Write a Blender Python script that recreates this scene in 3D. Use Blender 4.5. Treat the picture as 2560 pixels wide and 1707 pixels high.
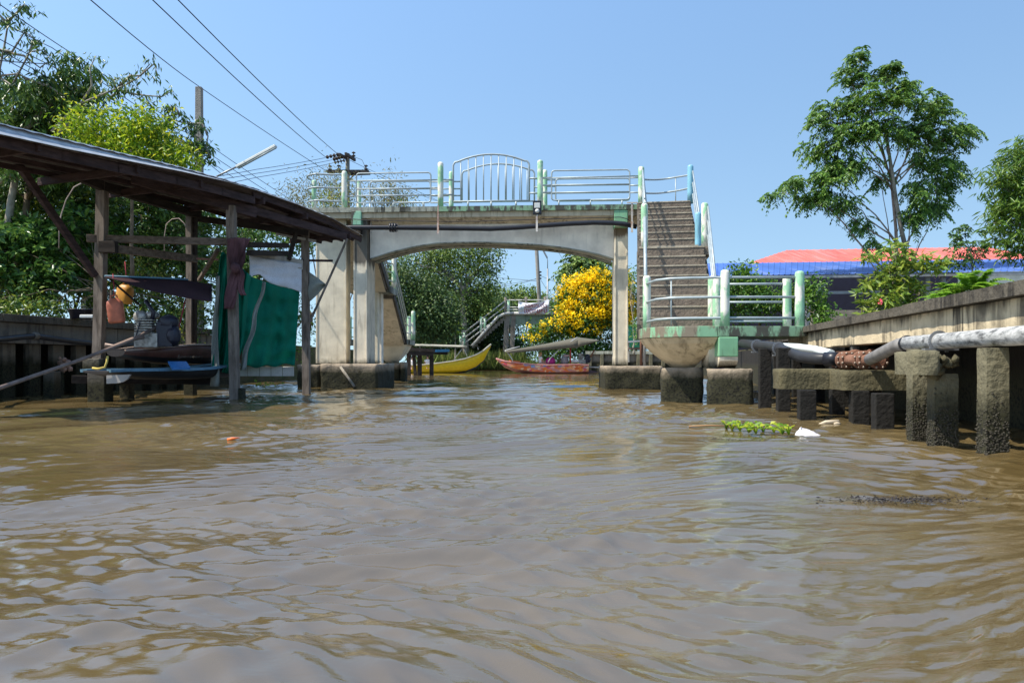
import bpy, bmesh, math, random
import numpy as np
from mathutils import Vector, Matrix, noise as mn
random.seed(7); RNG = np.random.default_rng(11)
for o in list(bpy.data.objects): bpy.data.objects.remove(o, do_unlink=True)
C = bpy.context.scene.collection
scene = bpy.context.scene
# ---------------------------------------------------------------- camera
CAM_H = 0.7; F = 1900.0; HY = 905.0
cam_d = bpy.data.cameras.new('camera'); cam = bpy.data.objects.new('camera', cam_d); C.objects.link(cam)
cam.location = (0, 0, CAM_H); cam.rotation_euler = (math.radians(90), 0, 0)
cam_d.sensor_width = 36; cam_d.lens = 36*F/2560; cam_d.shift_y = (HY-853.5)/2560
cam_d.clip_start = 0.05; cam_d.clip_end = 5000
scene.camera = cam
# ---------------------------------------------------------------- light
SUN_DIR = Vector((.50, .165, -.83)).normalized()           # the way the light travels
sd = -SUN_DIR
EL = math.asin(sd.z); AZ = math.atan2(sd.x, sd.y)
world = bpy.data.worlds.new("World"); scene.world = world; world.use_nodes = True
wt = world.node_tree; wt.nodes.clear()
sky = wt.nodes.new('ShaderNodeTexSky'); sky.sky_type = 'NISHITA'; sky.sun_disc = False
sky.sun_elevation = EL; sky.sun_rotation = AZ; sky.air_density = 2.2; sky.dust_density = .5; sky.ozone_density = 1; sky.altitude = 0
bg = wt.nodes.new('ShaderNodeBackground'); bg.inputs[1].default_value = 0.13
wo = wt.nodes.new('ShaderNodeOutputWorld')
tc = wt.nodes.new('ShaderNodeTexCoord'); adv = wt.nodes.new('ShaderNodeVectorMath'); adv.operation = 'ADD'; adv.inputs[1].default_value = (0, 0, .3)
wt.links.new(tc.outputs['Generated'], adv.inputs[0]); wt.links.new(adv.outputs[0], sky.inputs[0])
hsw = wt.nodes.new('ShaderNodeHueSaturation'); hsw.inputs['Saturation'].default_value = 1.22; hsw.inputs['Hue'].default_value = .508; wt.links.new(sky.outputs[0], hsw.inputs['Color']); wt.links.new(hsw.outputs[0], bg.inputs[0]); wt.links.new(bg.outputs[0], wo.inputs[0])
sun_d = bpy.data.lights.new('sun', 'SUN'); sun_d.energy = 4.6; sun_d.angle = math.radians(.5); sun_d.color = (1, .93, .82)
sun = bpy.data.objects.new('sun', sun_d); C.objects.link(sun); sun.location = (-20, -8, 30)
sun.rotation_euler = SUN_DIR.to_track_quat('-Z', 'Y').to_euler()
scene.view_settings.view_transform = 'Standard'; scene.view_settings.look = 'None'
scene.view_settings.exposure = 0.70; scene.view_settings.gamma = 1.0
scene.render.engine = 'CYCLES'
scene.cycles.max_bounces = 6; scene.cycles.transparent_max_bounces = 6
# ---------------------------------------------------------------- helpers
def P(px, py, Y):
    return Vector(((px-1280)/F*Y, Y, CAM_H+(HY-py)/F*Y))
def PX(px, Y): return (px-1280)/F*Y
def V(*a): return Vector(a)
def link(o, parent=None):
    C.objects.link(o)
    if parent is not None: o.parent = parent
    return o
def tag(o, label=None, cat=None, group=None, kind=None):
    if label: o['label'] = label
    if cat: o['category'] = cat
    if group: o['group'] = group
    if kind: o['kind'] = kind
    return o
def thing(name, label, cat, loc, group=None):
    o = bpy.data.objects.new(name, None); C.objects.link(o); o.location = loc
    o.empty_display_size = .2
    return tag(o, label, cat, group)
def root_loc(p):
    while p.parent is not None: p = p.parent
    return Vector(p.location)
class MB:
    def __init__(s): s.v = []; s.f = []; s.sm = []; s.mi = []; s.cur = 0
    def add(s, vs, fs, smooth=False):
        b = len(s.v); s.v += [tuple(v) for v in vs]
        for f in fs: s.f.append(tuple(b+i for i in f)); s.sm.append(smooth); s.mi.append(s.cur)
    def hexa(s, b4, t4):
        s.add(list(b4)+list(t4), [(3,2,1,0),(4,5,6,7),(0,1,5,4),(1,2,6,5),(2,3,7,6),(3,0,4,7)])
    def box(s, x0, x1, y0, y1, z0, z1):
        s.hexa([(x0,y0,z0),(x1,y0,z0),(x1,y1,z0),(x0,y1,z0)], [(x0,y0,z1),(x1,y0,z1),(x1,y1,z1),(x0,y1,z1)])
    def rbox(s, o, u, w, d, z0, z1, w2=None):
        """box: front-left corner o(x,y), front direction u, width w, depth d"""
        u = Vector(u).normalized(); n = Vector((-u.y, u.x)); o = Vector(o)
        c = [o, o+u*w, o+u*w+n*d, o+n*d]
        s.hexa([(p.x,p.y,z0) for p in c], [(p.x,p.y,z1) for p in c])
    def rough(s, o, u, w, d, z0, z1, amp=.02, res=.07, rnd=.03):
        """weathered block: box lofted from rounded, noise-worn rings"""
        u = Vector(u).normalized(); n = Vector((-u.y, u.x)); o = Vector(o); mid = o+u*w/2+n*d/2
        nw, nd = max(3,int(w/res)), max(3,int(d/res)); nz = max(3,int((z1-z0)/res))
        ring = [(i/nw,0) for i in range(nw)]+[(1,i/nd) for i in range(nd)]+[(1-i/nw,1) for i in range(nw)]+[(0,1-i/nd) for i in range(nd)]
        q = len(ring); vs = []
        zs = [z0+(z1-z0)*k/nz for k in range(nz)]+[z1-rnd*.3, z1]
        for k, z in enumerate(zs):
            ins = rnd if k == len(zs)-1 else 0
            for a, b in ring:
                x = a*w-w/2; y = b*d-d/2
                cx = min(abs(x), w/2); cy = min(abs(y), d/2)
                e = max(0, 1-((w/2-cx)+(d/2-cy))/max(rnd,1e-3))
                x -= math.copysign(1,x)*(ins+rnd*.35*e); y -= math.copysign(1,y)*(ins+rnd*.35*e)
                p = mid+u*x+n*y
                f = amp*(mn.noise(V(p.x*5,p.y*5,z*5))+.5*mn.noise(V(p.x*14,p.y*14,z*14)))
                g = Vector((p.x-mid.x, p.y-mid.y)); g = g/max(g.length,1e-4)
                p = p+g*f; vs.append((p.x,p.y,z+(f*.6 if k >= len(zs)-2 else 0)))
        m = len(zs)
        s.add(vs, [(k*q+i,k*q+(i+1)%q,(k+1)*q+(i+1)%q,(k+1)*q+i) for k in range(m-1) for i in range(q)], True)
        s.add(vs[-q:], [tuple(range(q))])
    def prism(s, poly, off):
        n = len(poly); off = Vector(off); a = [Vector(p) for p in poly]; b = [p+off for p in a]
        s.add(a+b, [tuple(range(n-1,-1,-1)), tuple(range(n,2*n))]+[(i,(i+1)%n,n+(i+1)%n,n+i) for i in range(n)])
    def beam(s, a, b, w, h, up=(0,0,1), w2=None, h2=None):
        a = Vector(a); b = Vector(b); d = (b-a).normalized(); up = Vector(up)
        if abs(d.dot(up)) > .98: up = Vector((0,1,0))
        r = d.cross(up).normalized(); q = r.cross(d).normalized()
        w2 = w2 or w; h2 = h2 or h
        A = [a-r*w/2-q*h/2, a+r*w/2-q*h/2, a+r*w/2+q*h/2, a-r*w/2+q*h/2]
        B = [b-r*w2/2-q*h2/2, b+r*w2/2-q*h2/2, b+r*w2/2+q*h2/2, b-r*w2/2+q*h2/2]
        s.add(A+B, [(0,1,2,3),(7,6,5,4),(1,0,4,5),(2,1,5,6),(3,2,6,7),(0,3,7,4)])
    def tube(s, pts, r, n=8, caps=True):
        pts = [Vector(p) for p in pts]; m = len(pts)
        rs = r if isinstance(r, (list, tuple)) else [r]*m
        d0 = (pts[1]-pts[0]).normalized()
        ref = Vector((0,0,1)) if abs(d0.z) < .9 else Vector((0,1,0))
        x = d0.cross(ref).normalized(); vs = []
        for i in range(m):
            if i == 0: d = pts[1]-pts[0]
            elif i == m-1: d = pts[-1]-pts[-2]
            else: d = (pts[i+1]-pts[i]).normalized()+(pts[i]-pts[i-1]).normalized()
            d = d.normalized() if d.length > 1e-9 else d0
            x = (x-d*x.dot(d)).normalized(); y = d.cross(x)
            for k in range(n):
                a = 2*math.pi*k/n; vs.append(pts[i]+(x*math.cos(a)+y*math.sin(a))*rs[i])
        fs = [(i*n+k, i*n+(k+1)%n, (i+1)*n+(k+1)%n, (i+1)*n+k) for i in range(m-1) for k in range(n)]
        s.add(vs, fs, True)
        if caps:
            b = len(s.v)-m*n
            s.f.append(tuple(b+k for k in range(n-1,-1,-1))); s.sm.append(False); s.mi.append(s.cur)
            s.f.append(tuple(b+(m-1)*n+k for k in range(n))); s.sm.append(False); s.mi.append(s.cur)
    def lathe(s, c, prof, n=16, axis=(0,0,1)):
        c = Vector(c); ax = Vector(axis).normalized()
        ref = Vector((1,0,0)) if abs(ax.x) < .9 else Vector((0,1,0))
        x = ax.cross(ref).normalized(); y = ax.cross(x); vs = []
        for r, z in prof:
            for k in range(n):
                a = 2*math.pi*k/n; vs.append(c+ax*z+(x*math.cos(a)+y*math.sin(a))*max(r, 1e-4))
        m = len(prof)
        s.add(vs, [(i*n+k, i*n+(k+1)%n, (i+1)*n+(k+1)%n, (i+1)*n+k) for i in range(m-1) for k in range(n)]+[tuple(range(n-1,-1,-1)), tuple((m-1)*n+k for k in range(n))], True)
    def ell(s, c, r, n=10, rot=None, jit=0):
        c = Vector(c); vs = []; m = n//2+1
        for i in range(m):
            t = math.pi*(.02+.96*i/(m-1))
            for k in range(n):
                a = 2*math.pi*k/n
                j = 1+random.uniform(-jit, jit)
                p = Vector((math.sin(t)*math.cos(a)*r[0]*j, math.sin(t)*math.sin(a)*r[1]*j, math.cos(t)*r[2]*j))
                if rot is not None: p = rot @ p
                vs.append(c+p)
        s.add(vs, [(i*n+(k+1)%n, i*n+k, (i+1)*n+k, (i+1)*n+(k+1)%n) for i in range(m-1) for k in range(n)]+[tuple(range(n)), tuple((m-1)*n+k for k in range(n-1,-1,-1))], True)
    def grid(s, fn, nu, nv, smooth=True, thick=None):
        vs = [Vector(fn(i/nu, j/nv)) for i in range(nu+1) for j in range(nv+1)]
        fs = [(i*(nv+1)+j, (i+1)*(nv+1)+j, (i+1)*(nv+1)+j+1, i*(nv+1)+j+1) for i in range(nu) for j in range(nv)]
        s.add(vs, fs, smooth)
    def build(s, name, mats, parent=None, bevel=0, label=None, thick=0, weld=False):
        me = bpy.data.meshes.new(name)
        V3 = np.array(s.v, dtype=float)
        if parent is None:
            o0 = Vector(((V3[:,0].min()+V3[:,0].max())/2, (V3[:,1].min()+V3[:,1].max())/2, V3[:,2].min()))
        else: o0 = root_loc(parent)
        V3 = V3-np.array(o0)
        me.from_pydata(V3.tolist(), [], s.f)
        me.polygons.foreach_set('use_smooth', s.sm)
        if not isinstance(mats, (list, tuple)): mats = [mats]
        for m in mats: me.materials.append(m)
        me.polygons.foreach_set('material_index', s.mi)
        bm = bmesh.new(); bm.from_mesh(me)
        if weld: bmesh.ops.remove_doubles(bm, verts=bm.verts, dist=1e-4)
        bmesh.ops.recalc_face_normals(bm, faces=bm.faces); bm.to_mesh(me); bm.free()
        me.update()
        o = bpy.data.objects.new(name, me)
        if parent is None: o.location = o0
        link(o, parent)
        if thick:
            md = o.modifiers.new('thickness', 'SOLIDIFY'); md.thickness = thick; md.offset = 0
        if bevel:
            md = o.modifiers.new('bevel', 'BEVEL'); md.width = bevel; md.segments = 2; md.limit_method = 'ANGLE'; md.angle_limit = math.radians(40)
        if label: o['label'] = label
        return o
def dup(root, loc, label, children=True):
    r = root.copy(); C.objects.link(r); r.location = loc; r['label'] = label
    for ch in list(root.children):
        c = ch.copy(); C.objects.link(c); c.parent = r
        for g in ch.children:
            d = g.copy(); C.objects.link(d); d.parent = c
    return r
# ---------------------------------------------------------------- materials
class NT:
    def __init__(s, name):
        s.m = bpy.data.materials.new(name); s.m.use_nodes = True; s.t = s.m.node_tree; s.t.nodes.clear()
        s.out = s.n('ShaderNodeOutputMaterial'); s.b = s.n('ShaderNodeBsdfPrincipled'); s.l(s.b.outputs[0], s.out.inputs[0])
        s.pos = s.n('ShaderNodeNewGeometry').outputs['Position']
    def n(s, t, **k):
        x = s.t.nodes.new(t)
        for a, b in k.items(): setattr(x, a, b)
        return x
    def l(s, a, b): s.t.links.new(a, b)
    def vec(s, sc, src=None):
        m = s.n('ShaderNodeVectorMath', operation='MULTIPLY'); s.l(src or s.pos, m.inputs[0]); m.inputs[1].default_value = sc; return m.outputs[0]
    def noise(s, scale, detail=5, sc=(1,1,1), rough=.55, src=None, dist=0):
        n = s.n('ShaderNodeTexNoise'); n.inputs['Scale'].default_value = scale; n.inputs['Detail'].default_value = detail
        n.inputs['Roughness'].default_value = rough; n.inputs['Distortion'].default_value = dist
        s.l(s.vec(sc, src), n.inputs['Vector']); return n.outputs[0]
    def ramp(s, fac, stops):
        r = s.n('ShaderNodeValToRGB'); e = r.color_ramp.elements
        while len(e) < len(stops): e.new(.5)
        for i, (p, c) in enumerate(stops): e[i].position = p; e[i].color = tuple(c)+(1,) if len(c) == 3 else c
        s.l(fac, r.inputs[0]); return r.outputs[0]
    def mr(s, fac, a, b, c=0, d=1):
        m = s.n('ShaderNodeMapRange'); s.l(fac, m.inputs[0])
        for i, v in enumerate((a,b,c,d)): m.inputs[1+i].default_value = v
        return m.outputs[0]
    def mix(s, fac, a, b):
        m = s.n('ShaderNodeMix', data_type='RGBA')
        if hasattr(fac, 'links'): s.l(fac, m.inputs[0])
        else: m.inputs[0].default_value = fac
        for i, v in ((6, a), (7, b)):
            if hasattr(v, 'links'): s.l(v, m.inputs[i])
            else: m.inputs[i].default_value = tuple(v)+(1,)
        return m.outputs[2]
    def math(s, op, a, b=0):
        m = s.n('ShaderNodeMath', operation=op)
        for i, v in ((0, a), (1, b)):
            if hasattr(v, 'links'): s.l(v, m.inputs[i])
            else: m.inputs[i].default_value = v
        return m.outputs[0]
    def z(s):
        x = s.n('ShaderNodeSeparateXYZ'); s.l(s.pos, x.inputs[0]); return x.outputs[2]
    def bump(s, h, st=.3, dist=.02):
        b = s.n('ShaderNodeBump'); b.inputs['Strength'].default_value = st; b.inputs['Distance'].default_value = dist
        s.l(h, b.inputs['Height']); s.l(b.outputs[0], s.b.inputs['Normal'])
    def fin(s, col, rough=.7, metal=0, spec=.5):
        if hasattr(col, 'links'): s.l(col, s.b.inputs['Base Color'])
        else: s.b.inputs['Base Color'].default_value = tuple(col)+(1,)
        if hasattr(rough, 'links'): s.l(rough, s.b.inputs['Roughness'])
        else: s.b.inputs['Roughness'].default_value = rough
        s.b.inputs['Metallic'].default_value = metal; s.b.inputs['Specular IOR Level'].default_value = spec
        return s.m
def concrete(name, c, dark=(.04,.037,.03), streak=.6, algae=None, speck=.25, scale=2.5, bump=.35, lo=.5, hi=.62, topdirt=None, spots=False):
    m = NT(name); c = Vector(c)
    col = m.mix(m.mr(m.noise(scale, 6), .3, .7), c*.78, c*1.12)
    col = m.mix(m.math('MULTIPLY', m.mr(m.noise(40, 4), .55, .75), speck), col, c*.35)
    st = m.mr(m.noise(1.0, 6, (9,9,.9), dist=.4), lo, hi)
    pt = m.mr(m.noise(1.3, 5), .42, .62)
    col = m.mix(m.math('MULTIPLY', m.math('MULTIPLY', st, pt), streak), col, dark)
    if topdirt is not None:
        zt = m.math('ADD', m.z(), m.math('MULTIPLY', m.noise(5, 5, (1,1,.3)), .5))
        col = m.mix(m.math('MULTIPLY', m.mr(zt, topdirt, topdirt+.12), .85), col, dark)
    if spots: col = m.mix(m.math('MULTIPLY', m.mr(m.noise(7, 2), .70, .73), m.mr(m.noise(.8, 2), .5, .55)), col, (.06,.055,.045))
    h = m.noise(18, 8)
    if algae is not None:
        zn = m.math('ADD', m.z(), m.math('MULTIPLY', m.noise(6, 5), -.22))
        col = m.mix(m.mr(zn, algae-.02, algae-.22), col, (.035,.034,.018))
        gn = m.noise(30, 3)
        col = m.mix(m.math('MULTIPLY', m.mr(gn, .5, .6), m.mr(zn, algae-.1, algae-.3)), col, (.012,.012,.009))
    m.bump(h, bump, .03)
    return m.fin(col, .88, spec=.25)
def paint(name, c, under=(.62,.6,.54), lo=.5, hi=.56, rough=.5, scale=7, dirt=.3):
    m = NT(name); c = Vector(c)
    n = m.noise(scale, 7, (1,1,.45), .62)
    col = m.mix(m.mr(m.noise(3, 4), .3, .7), c*.82, c*1.1)
    col = m.mix(m.mr(n, lo, hi), col, under)
    col = m.mix(m.math('MULTIPLY', m.mr(m.noise(5, 6, (3,3,.6)), .58, .7), dirt), col, (.06,.05,.035))
    m.bump(n, .25, .01)
    return m.fin(col, rough, spec=.35)
def wood(name, a, b, rough=.8, sc=(2,2,2), axis=None):
    m = NT(name)
    n = m.noise(3.5, 8, axis or (5,.7,5), .65, dist=.6)
    col = m.ramp(n, [(.3, a), (.55, b), (.75, [x*1.35 for x in b])])
    col = m.mix(m.math('MULTIPLY', m.mr(m.noise(2.2, 4), .5, .7), .5), col, [x*.5 for x in a])
    m.bump(n, .5, .015); return m.fin(col, rough, spec=.2)
def plain(name, c, rough=.5, metal=0, var=.18, bump=0, scale=6, spec=.4):
    m = NT(name); c = Vector(c); n = m.noise(scale, 5)
    col = m.mix(m.mr(n, .3, .7), c*(1-var), c*(1+var))
    if bump: m.bump(n, bump, .02)
    return m.fin(col, rough, metal, spec)
def leafmat(name, cols, rough=.42, trans=.3, hue=.485):
    m = NT(name); g = m.n('ShaderNodeNewGeometry')
    st = [((i+.5)/len(cols), c) for i, c in enumerate(cols)]
    col = m.ramp(g.outputs['Random Per Island'], st)
    big = m.mr(m.noise(.9, 3), .35, .65)
    hs = m.n('ShaderNodeHueSaturation'); m.l(col, hs.inputs['Color']); m.l(m.mr(big, 0, 1, .8, 1.2), hs.inputs['Value'])
    m.fin(hs.outputs[0], rough, spec=.35)
    tr = m.n('ShaderNodeBsdfTranslucent'); hs2 = m.n('ShaderNodeHueSaturation'); m.l(hs.outputs[0], hs2.inputs['Color'])
    hs2.inputs['Value'].default_value = 1.5; hs2.inputs['Hue'].default_value = hue; m.l(hs2.outputs[0], tr.inputs[0])
    mx = m.n('ShaderNodeMixShader'); mx.inputs[0].default_value = trans
    m.l(m.b.outputs[0], mx.inputs[1]); m.l(tr.outputs[0], mx.inputs[2]); m.l(mx.outputs[0], m.out.inputs[0])
    return m.m
M = {}
M['cream'] = concrete('cream_concrete', (.74,.66,.50), dark=(.20,.15,.09), streak=.4, speck=.12, lo=.55, hi=.66, algae=.72, bump=.15)
M['creamgrey'] = concrete('aged_cream_paint', (.82,.76,.64), dark=(.20,.18,.14), streak=.28, speck=.12, lo=.56, hi=.68, bump=.12, spots=True)
M['deck'] = concrete('stained_slab_edge', (.32,.33,.27), dark=(.035,.035,.028), streak=.95, lo=.44, hi=.54)
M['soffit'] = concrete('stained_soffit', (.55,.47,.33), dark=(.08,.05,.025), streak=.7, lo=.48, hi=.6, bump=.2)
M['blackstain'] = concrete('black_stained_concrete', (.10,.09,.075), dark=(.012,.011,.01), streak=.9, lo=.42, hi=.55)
M['pebble'] = concrete('washed_gravel_concrete', (.19,.155,.12), dark=(.05,.04,.03), streak=.35, speck=.85, scale=4, bump=.8)
M['nosing'] = concrete('pale_step_edge', (.42,.37,.28), streak=.3)
M['foot'] = concrete('footing_concrete', (.33,.27,.20), dark=(.05,.045,.03), streak=.6, algae=.52, bump=.6)
M['pile'] = concrete('pile_concrete', (.16,.145,.09), dark=(.05,.05,.03), streak=.6, algae=.42, bump=.9)
M['mossbeam'] = concrete('mossy_concrete', (.105,.092,.05), dark=(.03,.028,.015), streak=.5, speck=.6, algae=.1, bump=1)
M['coping'] = concrete('blackened_coping', (.105,.092,.07), dark=(.02,.018,.015), streak=.9, lo=.42, hi=.55, bump=.8)
M['fascia'] = concrete('sandy_fascia', (.60,.50,.33), dark=(.035,.03,.024), streak=.9, lo=.44, hi=.56, topdirt=1.36, bump=.4)
M['leftwall'] = concrete('grey_wall_panel', (.19,.17,.14), dark=(.03,.028,.025), streak=.8, algae=.75, bump=.5)
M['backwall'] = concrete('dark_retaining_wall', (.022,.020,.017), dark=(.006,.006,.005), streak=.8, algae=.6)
M['green'] = paint('pale_green_paint', (.23,.50,.27), under=(.60,.60,.50), lo=.54, hi=.6)
M['greenpost'] = paint('peeling_green_post_paint', (.30,.54,.33), under=(.72,.70,.60), lo=.47, hi=.54, scale=5)
M['greenblock'] = paint('green_bracket_paint', (.20,.42,.24), under=(.30,.33,.22), lo=.58, hi=.64)
M['greenedge'] = paint('stained_green_edge', (.20,.34,.21), under=(.06,.06,.045), lo=.45, hi=.54, scale=6, dirt=.6)
M['bluepost'] = paint('sky_blue_pipe_paint', (.22,.47,.58), under=(.35,.5,.52), lo=.62, hi=.7, rough=.35)
M['galv'] = plain('galvanised_pipe', (.33,.38,.39), .48, .2, .15)
M['steelgrey'] = plain('dull_grey_metal', (.24,.25,.26), .45, .5)
M['rust'] = concrete('rusty_iron', (.20,.10,.065), dark=(.10,.045,.03), streak=.6, bump=.6)
M['pvcblack'] = plain('black_plastic_pipe', (.016,.017,.022), .38)
M['pvcgrey'] = plain('dark_grey_pipe', (.028,.029,.032), .45, spec=.25)
M['whitepipe'] = plain('white_pipe', (.72,.78,.76), .4, 0, .06)
M['wood'] = wood('weathered_wood', (.07,.055,.042), (.20,.165,.135), axis=(5,5,.7))
M['woodh'] = wood('weathered_plank', (.055,.04,.03), (.17,.13,.10), axis=(.8,5,5))
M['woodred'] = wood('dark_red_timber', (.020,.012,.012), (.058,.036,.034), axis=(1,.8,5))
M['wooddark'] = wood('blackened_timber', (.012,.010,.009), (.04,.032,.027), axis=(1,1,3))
M['pole'] = concrete('grey_pole_concrete', (.27,.25,.22), dark=(.08,.07,.06), streak=.5, bump=.7)
M['poledark'] = plain('dark_crossarm', (.05,.04,.035), .8)
M['wire'] = plain('black_wire', (.02,.02,.025), .6)
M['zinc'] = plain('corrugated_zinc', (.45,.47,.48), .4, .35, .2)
M['zincunder'] = plain('rusty_zinc_underside', (.10,.055,.05), .8, 0, .4)
M['bark'] = wood('grey_bark', (.16,.14,.11), (.30,.27,.22), axis=(3,3,1))
M['barkdark'] = wood('brown_bark', (.07,.055,.04), (.17,.13,.09), axis=(3,3,1))
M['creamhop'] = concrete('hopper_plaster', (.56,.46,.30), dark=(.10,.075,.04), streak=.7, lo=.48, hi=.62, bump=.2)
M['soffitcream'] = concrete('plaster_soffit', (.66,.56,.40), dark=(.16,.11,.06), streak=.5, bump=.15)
M['greenedge2'] = paint('worn_green_kerb', (.22,.42,.25), under=(.20,.17,.12), lo=.42, hi=.5, scale=5, dirt=.8)
M['greenpeel'] = paint('flaking_green_paint', (.26,.50,.34), under=(.07,.065,.05), lo=.52, hi=.56, scale=5)
M['hanger'] = concrete('flaking_white_rusty_strip', (.55,.52,.47), dark=(.28,.11,.05), streak=.8, lo=.45, hi=.55)
M['whitepaint'] = plain('off_white_plastic', (.62,.62,.58), .35, 0, .06)
M['barn'] = plain('barnacle_shell', (.045,.04,.028), .75, 0, .6, scale=60)
M['pvcgrey2'] = plain('weathered_grey_bend', (.19,.18,.17), .6, 0, .4)
M['steelgrey2'] = plain('dull_bolt', (.30,.24,.19), .5, .4)
M['barkneem'] = wood('pinkish_neem_bark', (.16,.11,.08), (.33,.25,.20), axis=(3,3,1))
M['wetshadepile'] = concrete('shade_toned_wet_pile', (.014,.013,.011), dark=(.006,.006,.005), streak=.8, bump=.8)  # near-black: wet slime, plus shade under beam and deck put into the colour
M['barn'] = plain('barnacle_shell', (.045,.04,.028), .75, 0, .6, scale=60)

def roofmat(name, c):
    m = NT(name); c = Vector(c); n = m.noise(.8, 5, (1.4,.5,1)); st = m.noise(1.0, 5, (3,.4,.4))
    col = m.mix(m.mr(n,.3,.7), c*.72, c*1.18); col = m.mix(m.math('MULTIPLY', m.mr(st,.5,.68), .4), col, (c+Vector((.35,.35,.35)))*.6)
    return m.fin(col, .5, 0, .3)

M['creamblack'] = concrete('cream_with_black_streaked_top', (.70,.63,.49), dark=(.045,.04,.035), streak=.5, speck=.15, lo=.5, hi=.64, algae=.72, topdirt=3.55, bump=.15)
M['creamrust'] = concrete('cream_with_rusty_top', (.74,.66,.50), dark=(.12,.065,.03), streak=.4, speck=.12, lo=.55, hi=.66, algae=.72, topdirt=4.22, bump=.15)
# ================================================================ water
def make_water():
    rows = []
    # screen-uniform rows from near to far
    yp = np.concatenate([np.linspace(2600, 1720, 90), np.linspace(1718, 1300, 260)[:-1], np.linspace(1300, 1000, 620)[:-1], np.linspace(1000, 925, 320), np.linspace(924.7, 905.6, 80)])
    Y = CAM_H*F/(yp-HY)
    Y = np.concatenate([Y, [6000.]])
    k = np.concatenate([np.linspace(-3, -.8, 50)[:-1], np.linspace(-.8, .8, 900), np.linspace(.8, 3, 50)[1:]])
    YY, KK = np.meshgrid(Y, k, indexing='ij'); XX = KK*YY
    dY = np.gradient(Y)[:,None]*np.ones_like(KK); 
    cell = np.maximum(np.abs(dY), 1.6/760*YY)
    Z = np.zeros_like(XX)
    rg = np.random.default_rng(3)
    # slow warp so that the crests bend
    wx = .35*np.sin(XX*.7+YY*.45+1)+.22*np.sin(YY*1.1-XX*.5)+.12*np.sin(2.3*XX+1.7*YY)
    wy = .35*np.sin(YY*.55-XX*.8+2)+.22*np.sin(XX*1.3+YY*.4)+.12*np.sin(1.9*YY-2.6*XX)
    Xw, Yw = XX+wx, YY+wy
    # patches of rougher and smoother water
    patch = .5+.5*np.sin(XX*.9+1.3*np.sin(YY*.35+.5)+.7)*np.sin(YY*.6+1.1*np.sin(XX*.5))
    for lam, amp, cnt, spread in ((3.4, .014, 4, .45), (1.8, .0115, 6, .42), (1.0, .0074, 8, .45), (.55, .0044, 12, .5), (.30, .0028, 16, .6), (.17, .0016, 20, .7), (.10, .00075, 18, .8), (.06, .00025, 12, .9)):
        for i in range(cnt):
            L = lam*rg.uniform(.75, 1.3); th = math.radians(90+14)+rg.normal(0, spread*.55)
            kx, ky = 2*math.pi/L*math.cos(th), 2*math.pi/L*math.sin(th)
            ph = rg.uniform(0, 6.28)
            arg = Xw*kx+Yw*ky+ph
            env = .42+.58*np.sin(XX*rg.uniform(.3,1.1)+YY*rg.uniform(.2,.8)+rg.uniform(0,6))
            s = np.sin(arg); s = s-.24*np.cos(2*arg)
            fade = np.clip(L/(2.4*cell)-.5, 0, 1)
            w = amp*(1 if lam > .6 else (.3+1.25*patch**1.7))
            Z += w*s*env*fade
    dist_f = np.clip((70-YY)/55, .35, 1)*(.95-.1*np.clip((YY-8)/10,0,1))
    Z *= dist_f*1.0
    nr, nc = XX.shape
    v = np.stack([XX, YY, Z], -1).reshape(-1, 3)
    idx = np.arange(nr*nc).reshape(nr, nc)
    q = np.stack([idx[:-1,:-1], idx[:-1,1:], idx[1:,1:], idx[1:,:-1]], -1).reshape(-1, 4)
    # plain apron behind the camera
    y0 = float(Y[0]); b = len(v)
    v = np.concatenate([v, [(-400,-200,0),(400,-200,0),(400,y0,0),(-400,y0,0)]]); 
    q = np.concatenate([q, [[b,b+1,b+2,b+3]]])
    v[b+2] = (3*y0, y0, 0); v[b+3] = (-3*y0, y0, 0)
    me = bpy.data.meshes.new('water'); me.vertices.add(len(v)); me.vertices.foreach_set('co', v.astype('f').ravel())
    me.loops.add(q.size); me.loops.foreach_set('vertex_index', q.astype('i').ravel())
    me.polygons.add(len(q)); me.polygons.foreach_set('loop_start', np.arange(0, q.size, 4, dtype='i')); me.polygons.foreach_set('loop_total', np.full(len(q), 4, dtype='i'))
    me.update(calc_edges=True); me.validate()
    me.polygons.foreach_set('use_smooth', np.ones(len(me.polygons), dtype=bool))
    m = NT('murky_water')
    n1 = m.noise(6.5, 6, (.7,2.0,1), .65, dist=.7); n2 = m.noise(20, 3, (.8,1.8,1), .5)
    h = m.math('ADD', m.math('MULTIPLY', n1, 1.0), m.math('MULTIPLY', n2, .3))
    m.bump(h, .13, .02)
    col = m.mix(m.mr(m.noise(.35, 3), .35, .65), (.090,.063,.024), (.130,.096,.044))
    m.fin(col, .02, spec=.5); m.b.inputs['IOR'].default_value = 2.3
    me.materials.append(m.m)
    o = bpy.data.objects.new('water', me); link(o); tag(o, kind='structure')
make_water()
# ================================================================ ground: both banks and the far bank
def land(poly, z, mb, zb=-.6):
    mb.prism([(x, y, zb) for x, y in poly], (0, 0, z-zb))
mbk = MB()
RWX = lambda y: 2.95+.156*y          # right bank line (coping face)
LWX = lambda y: -9.6+.18*(y-14.2)    # left bank line
land([(RWX(-10)+1.3,-10),(400,-10),(400,62),(RWX(62)+1.3,62)], 1.16, mbk)
land([(-400,-10),(LWX(-10)-1.2,-10),(LWX(21)-1.2,21),(LWX(21)-.6,60),(-9.2,62),(-400,62)], 1.42, mbk)
land([(-900,67.5),(-4.2,66.5),(.2,65.8),(6,60),(12,59),(900,59),(900,4000),(-900,4000)], .35, mbk)
ground_m = NT('earth_and_grass')
gc = ground_m.ramp(ground_m.noise(1.2, 6), [(.3,(.05,.055,.02)),(.5,(.09,.085,.04)),(.7,(.13,.105,.065))])
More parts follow.
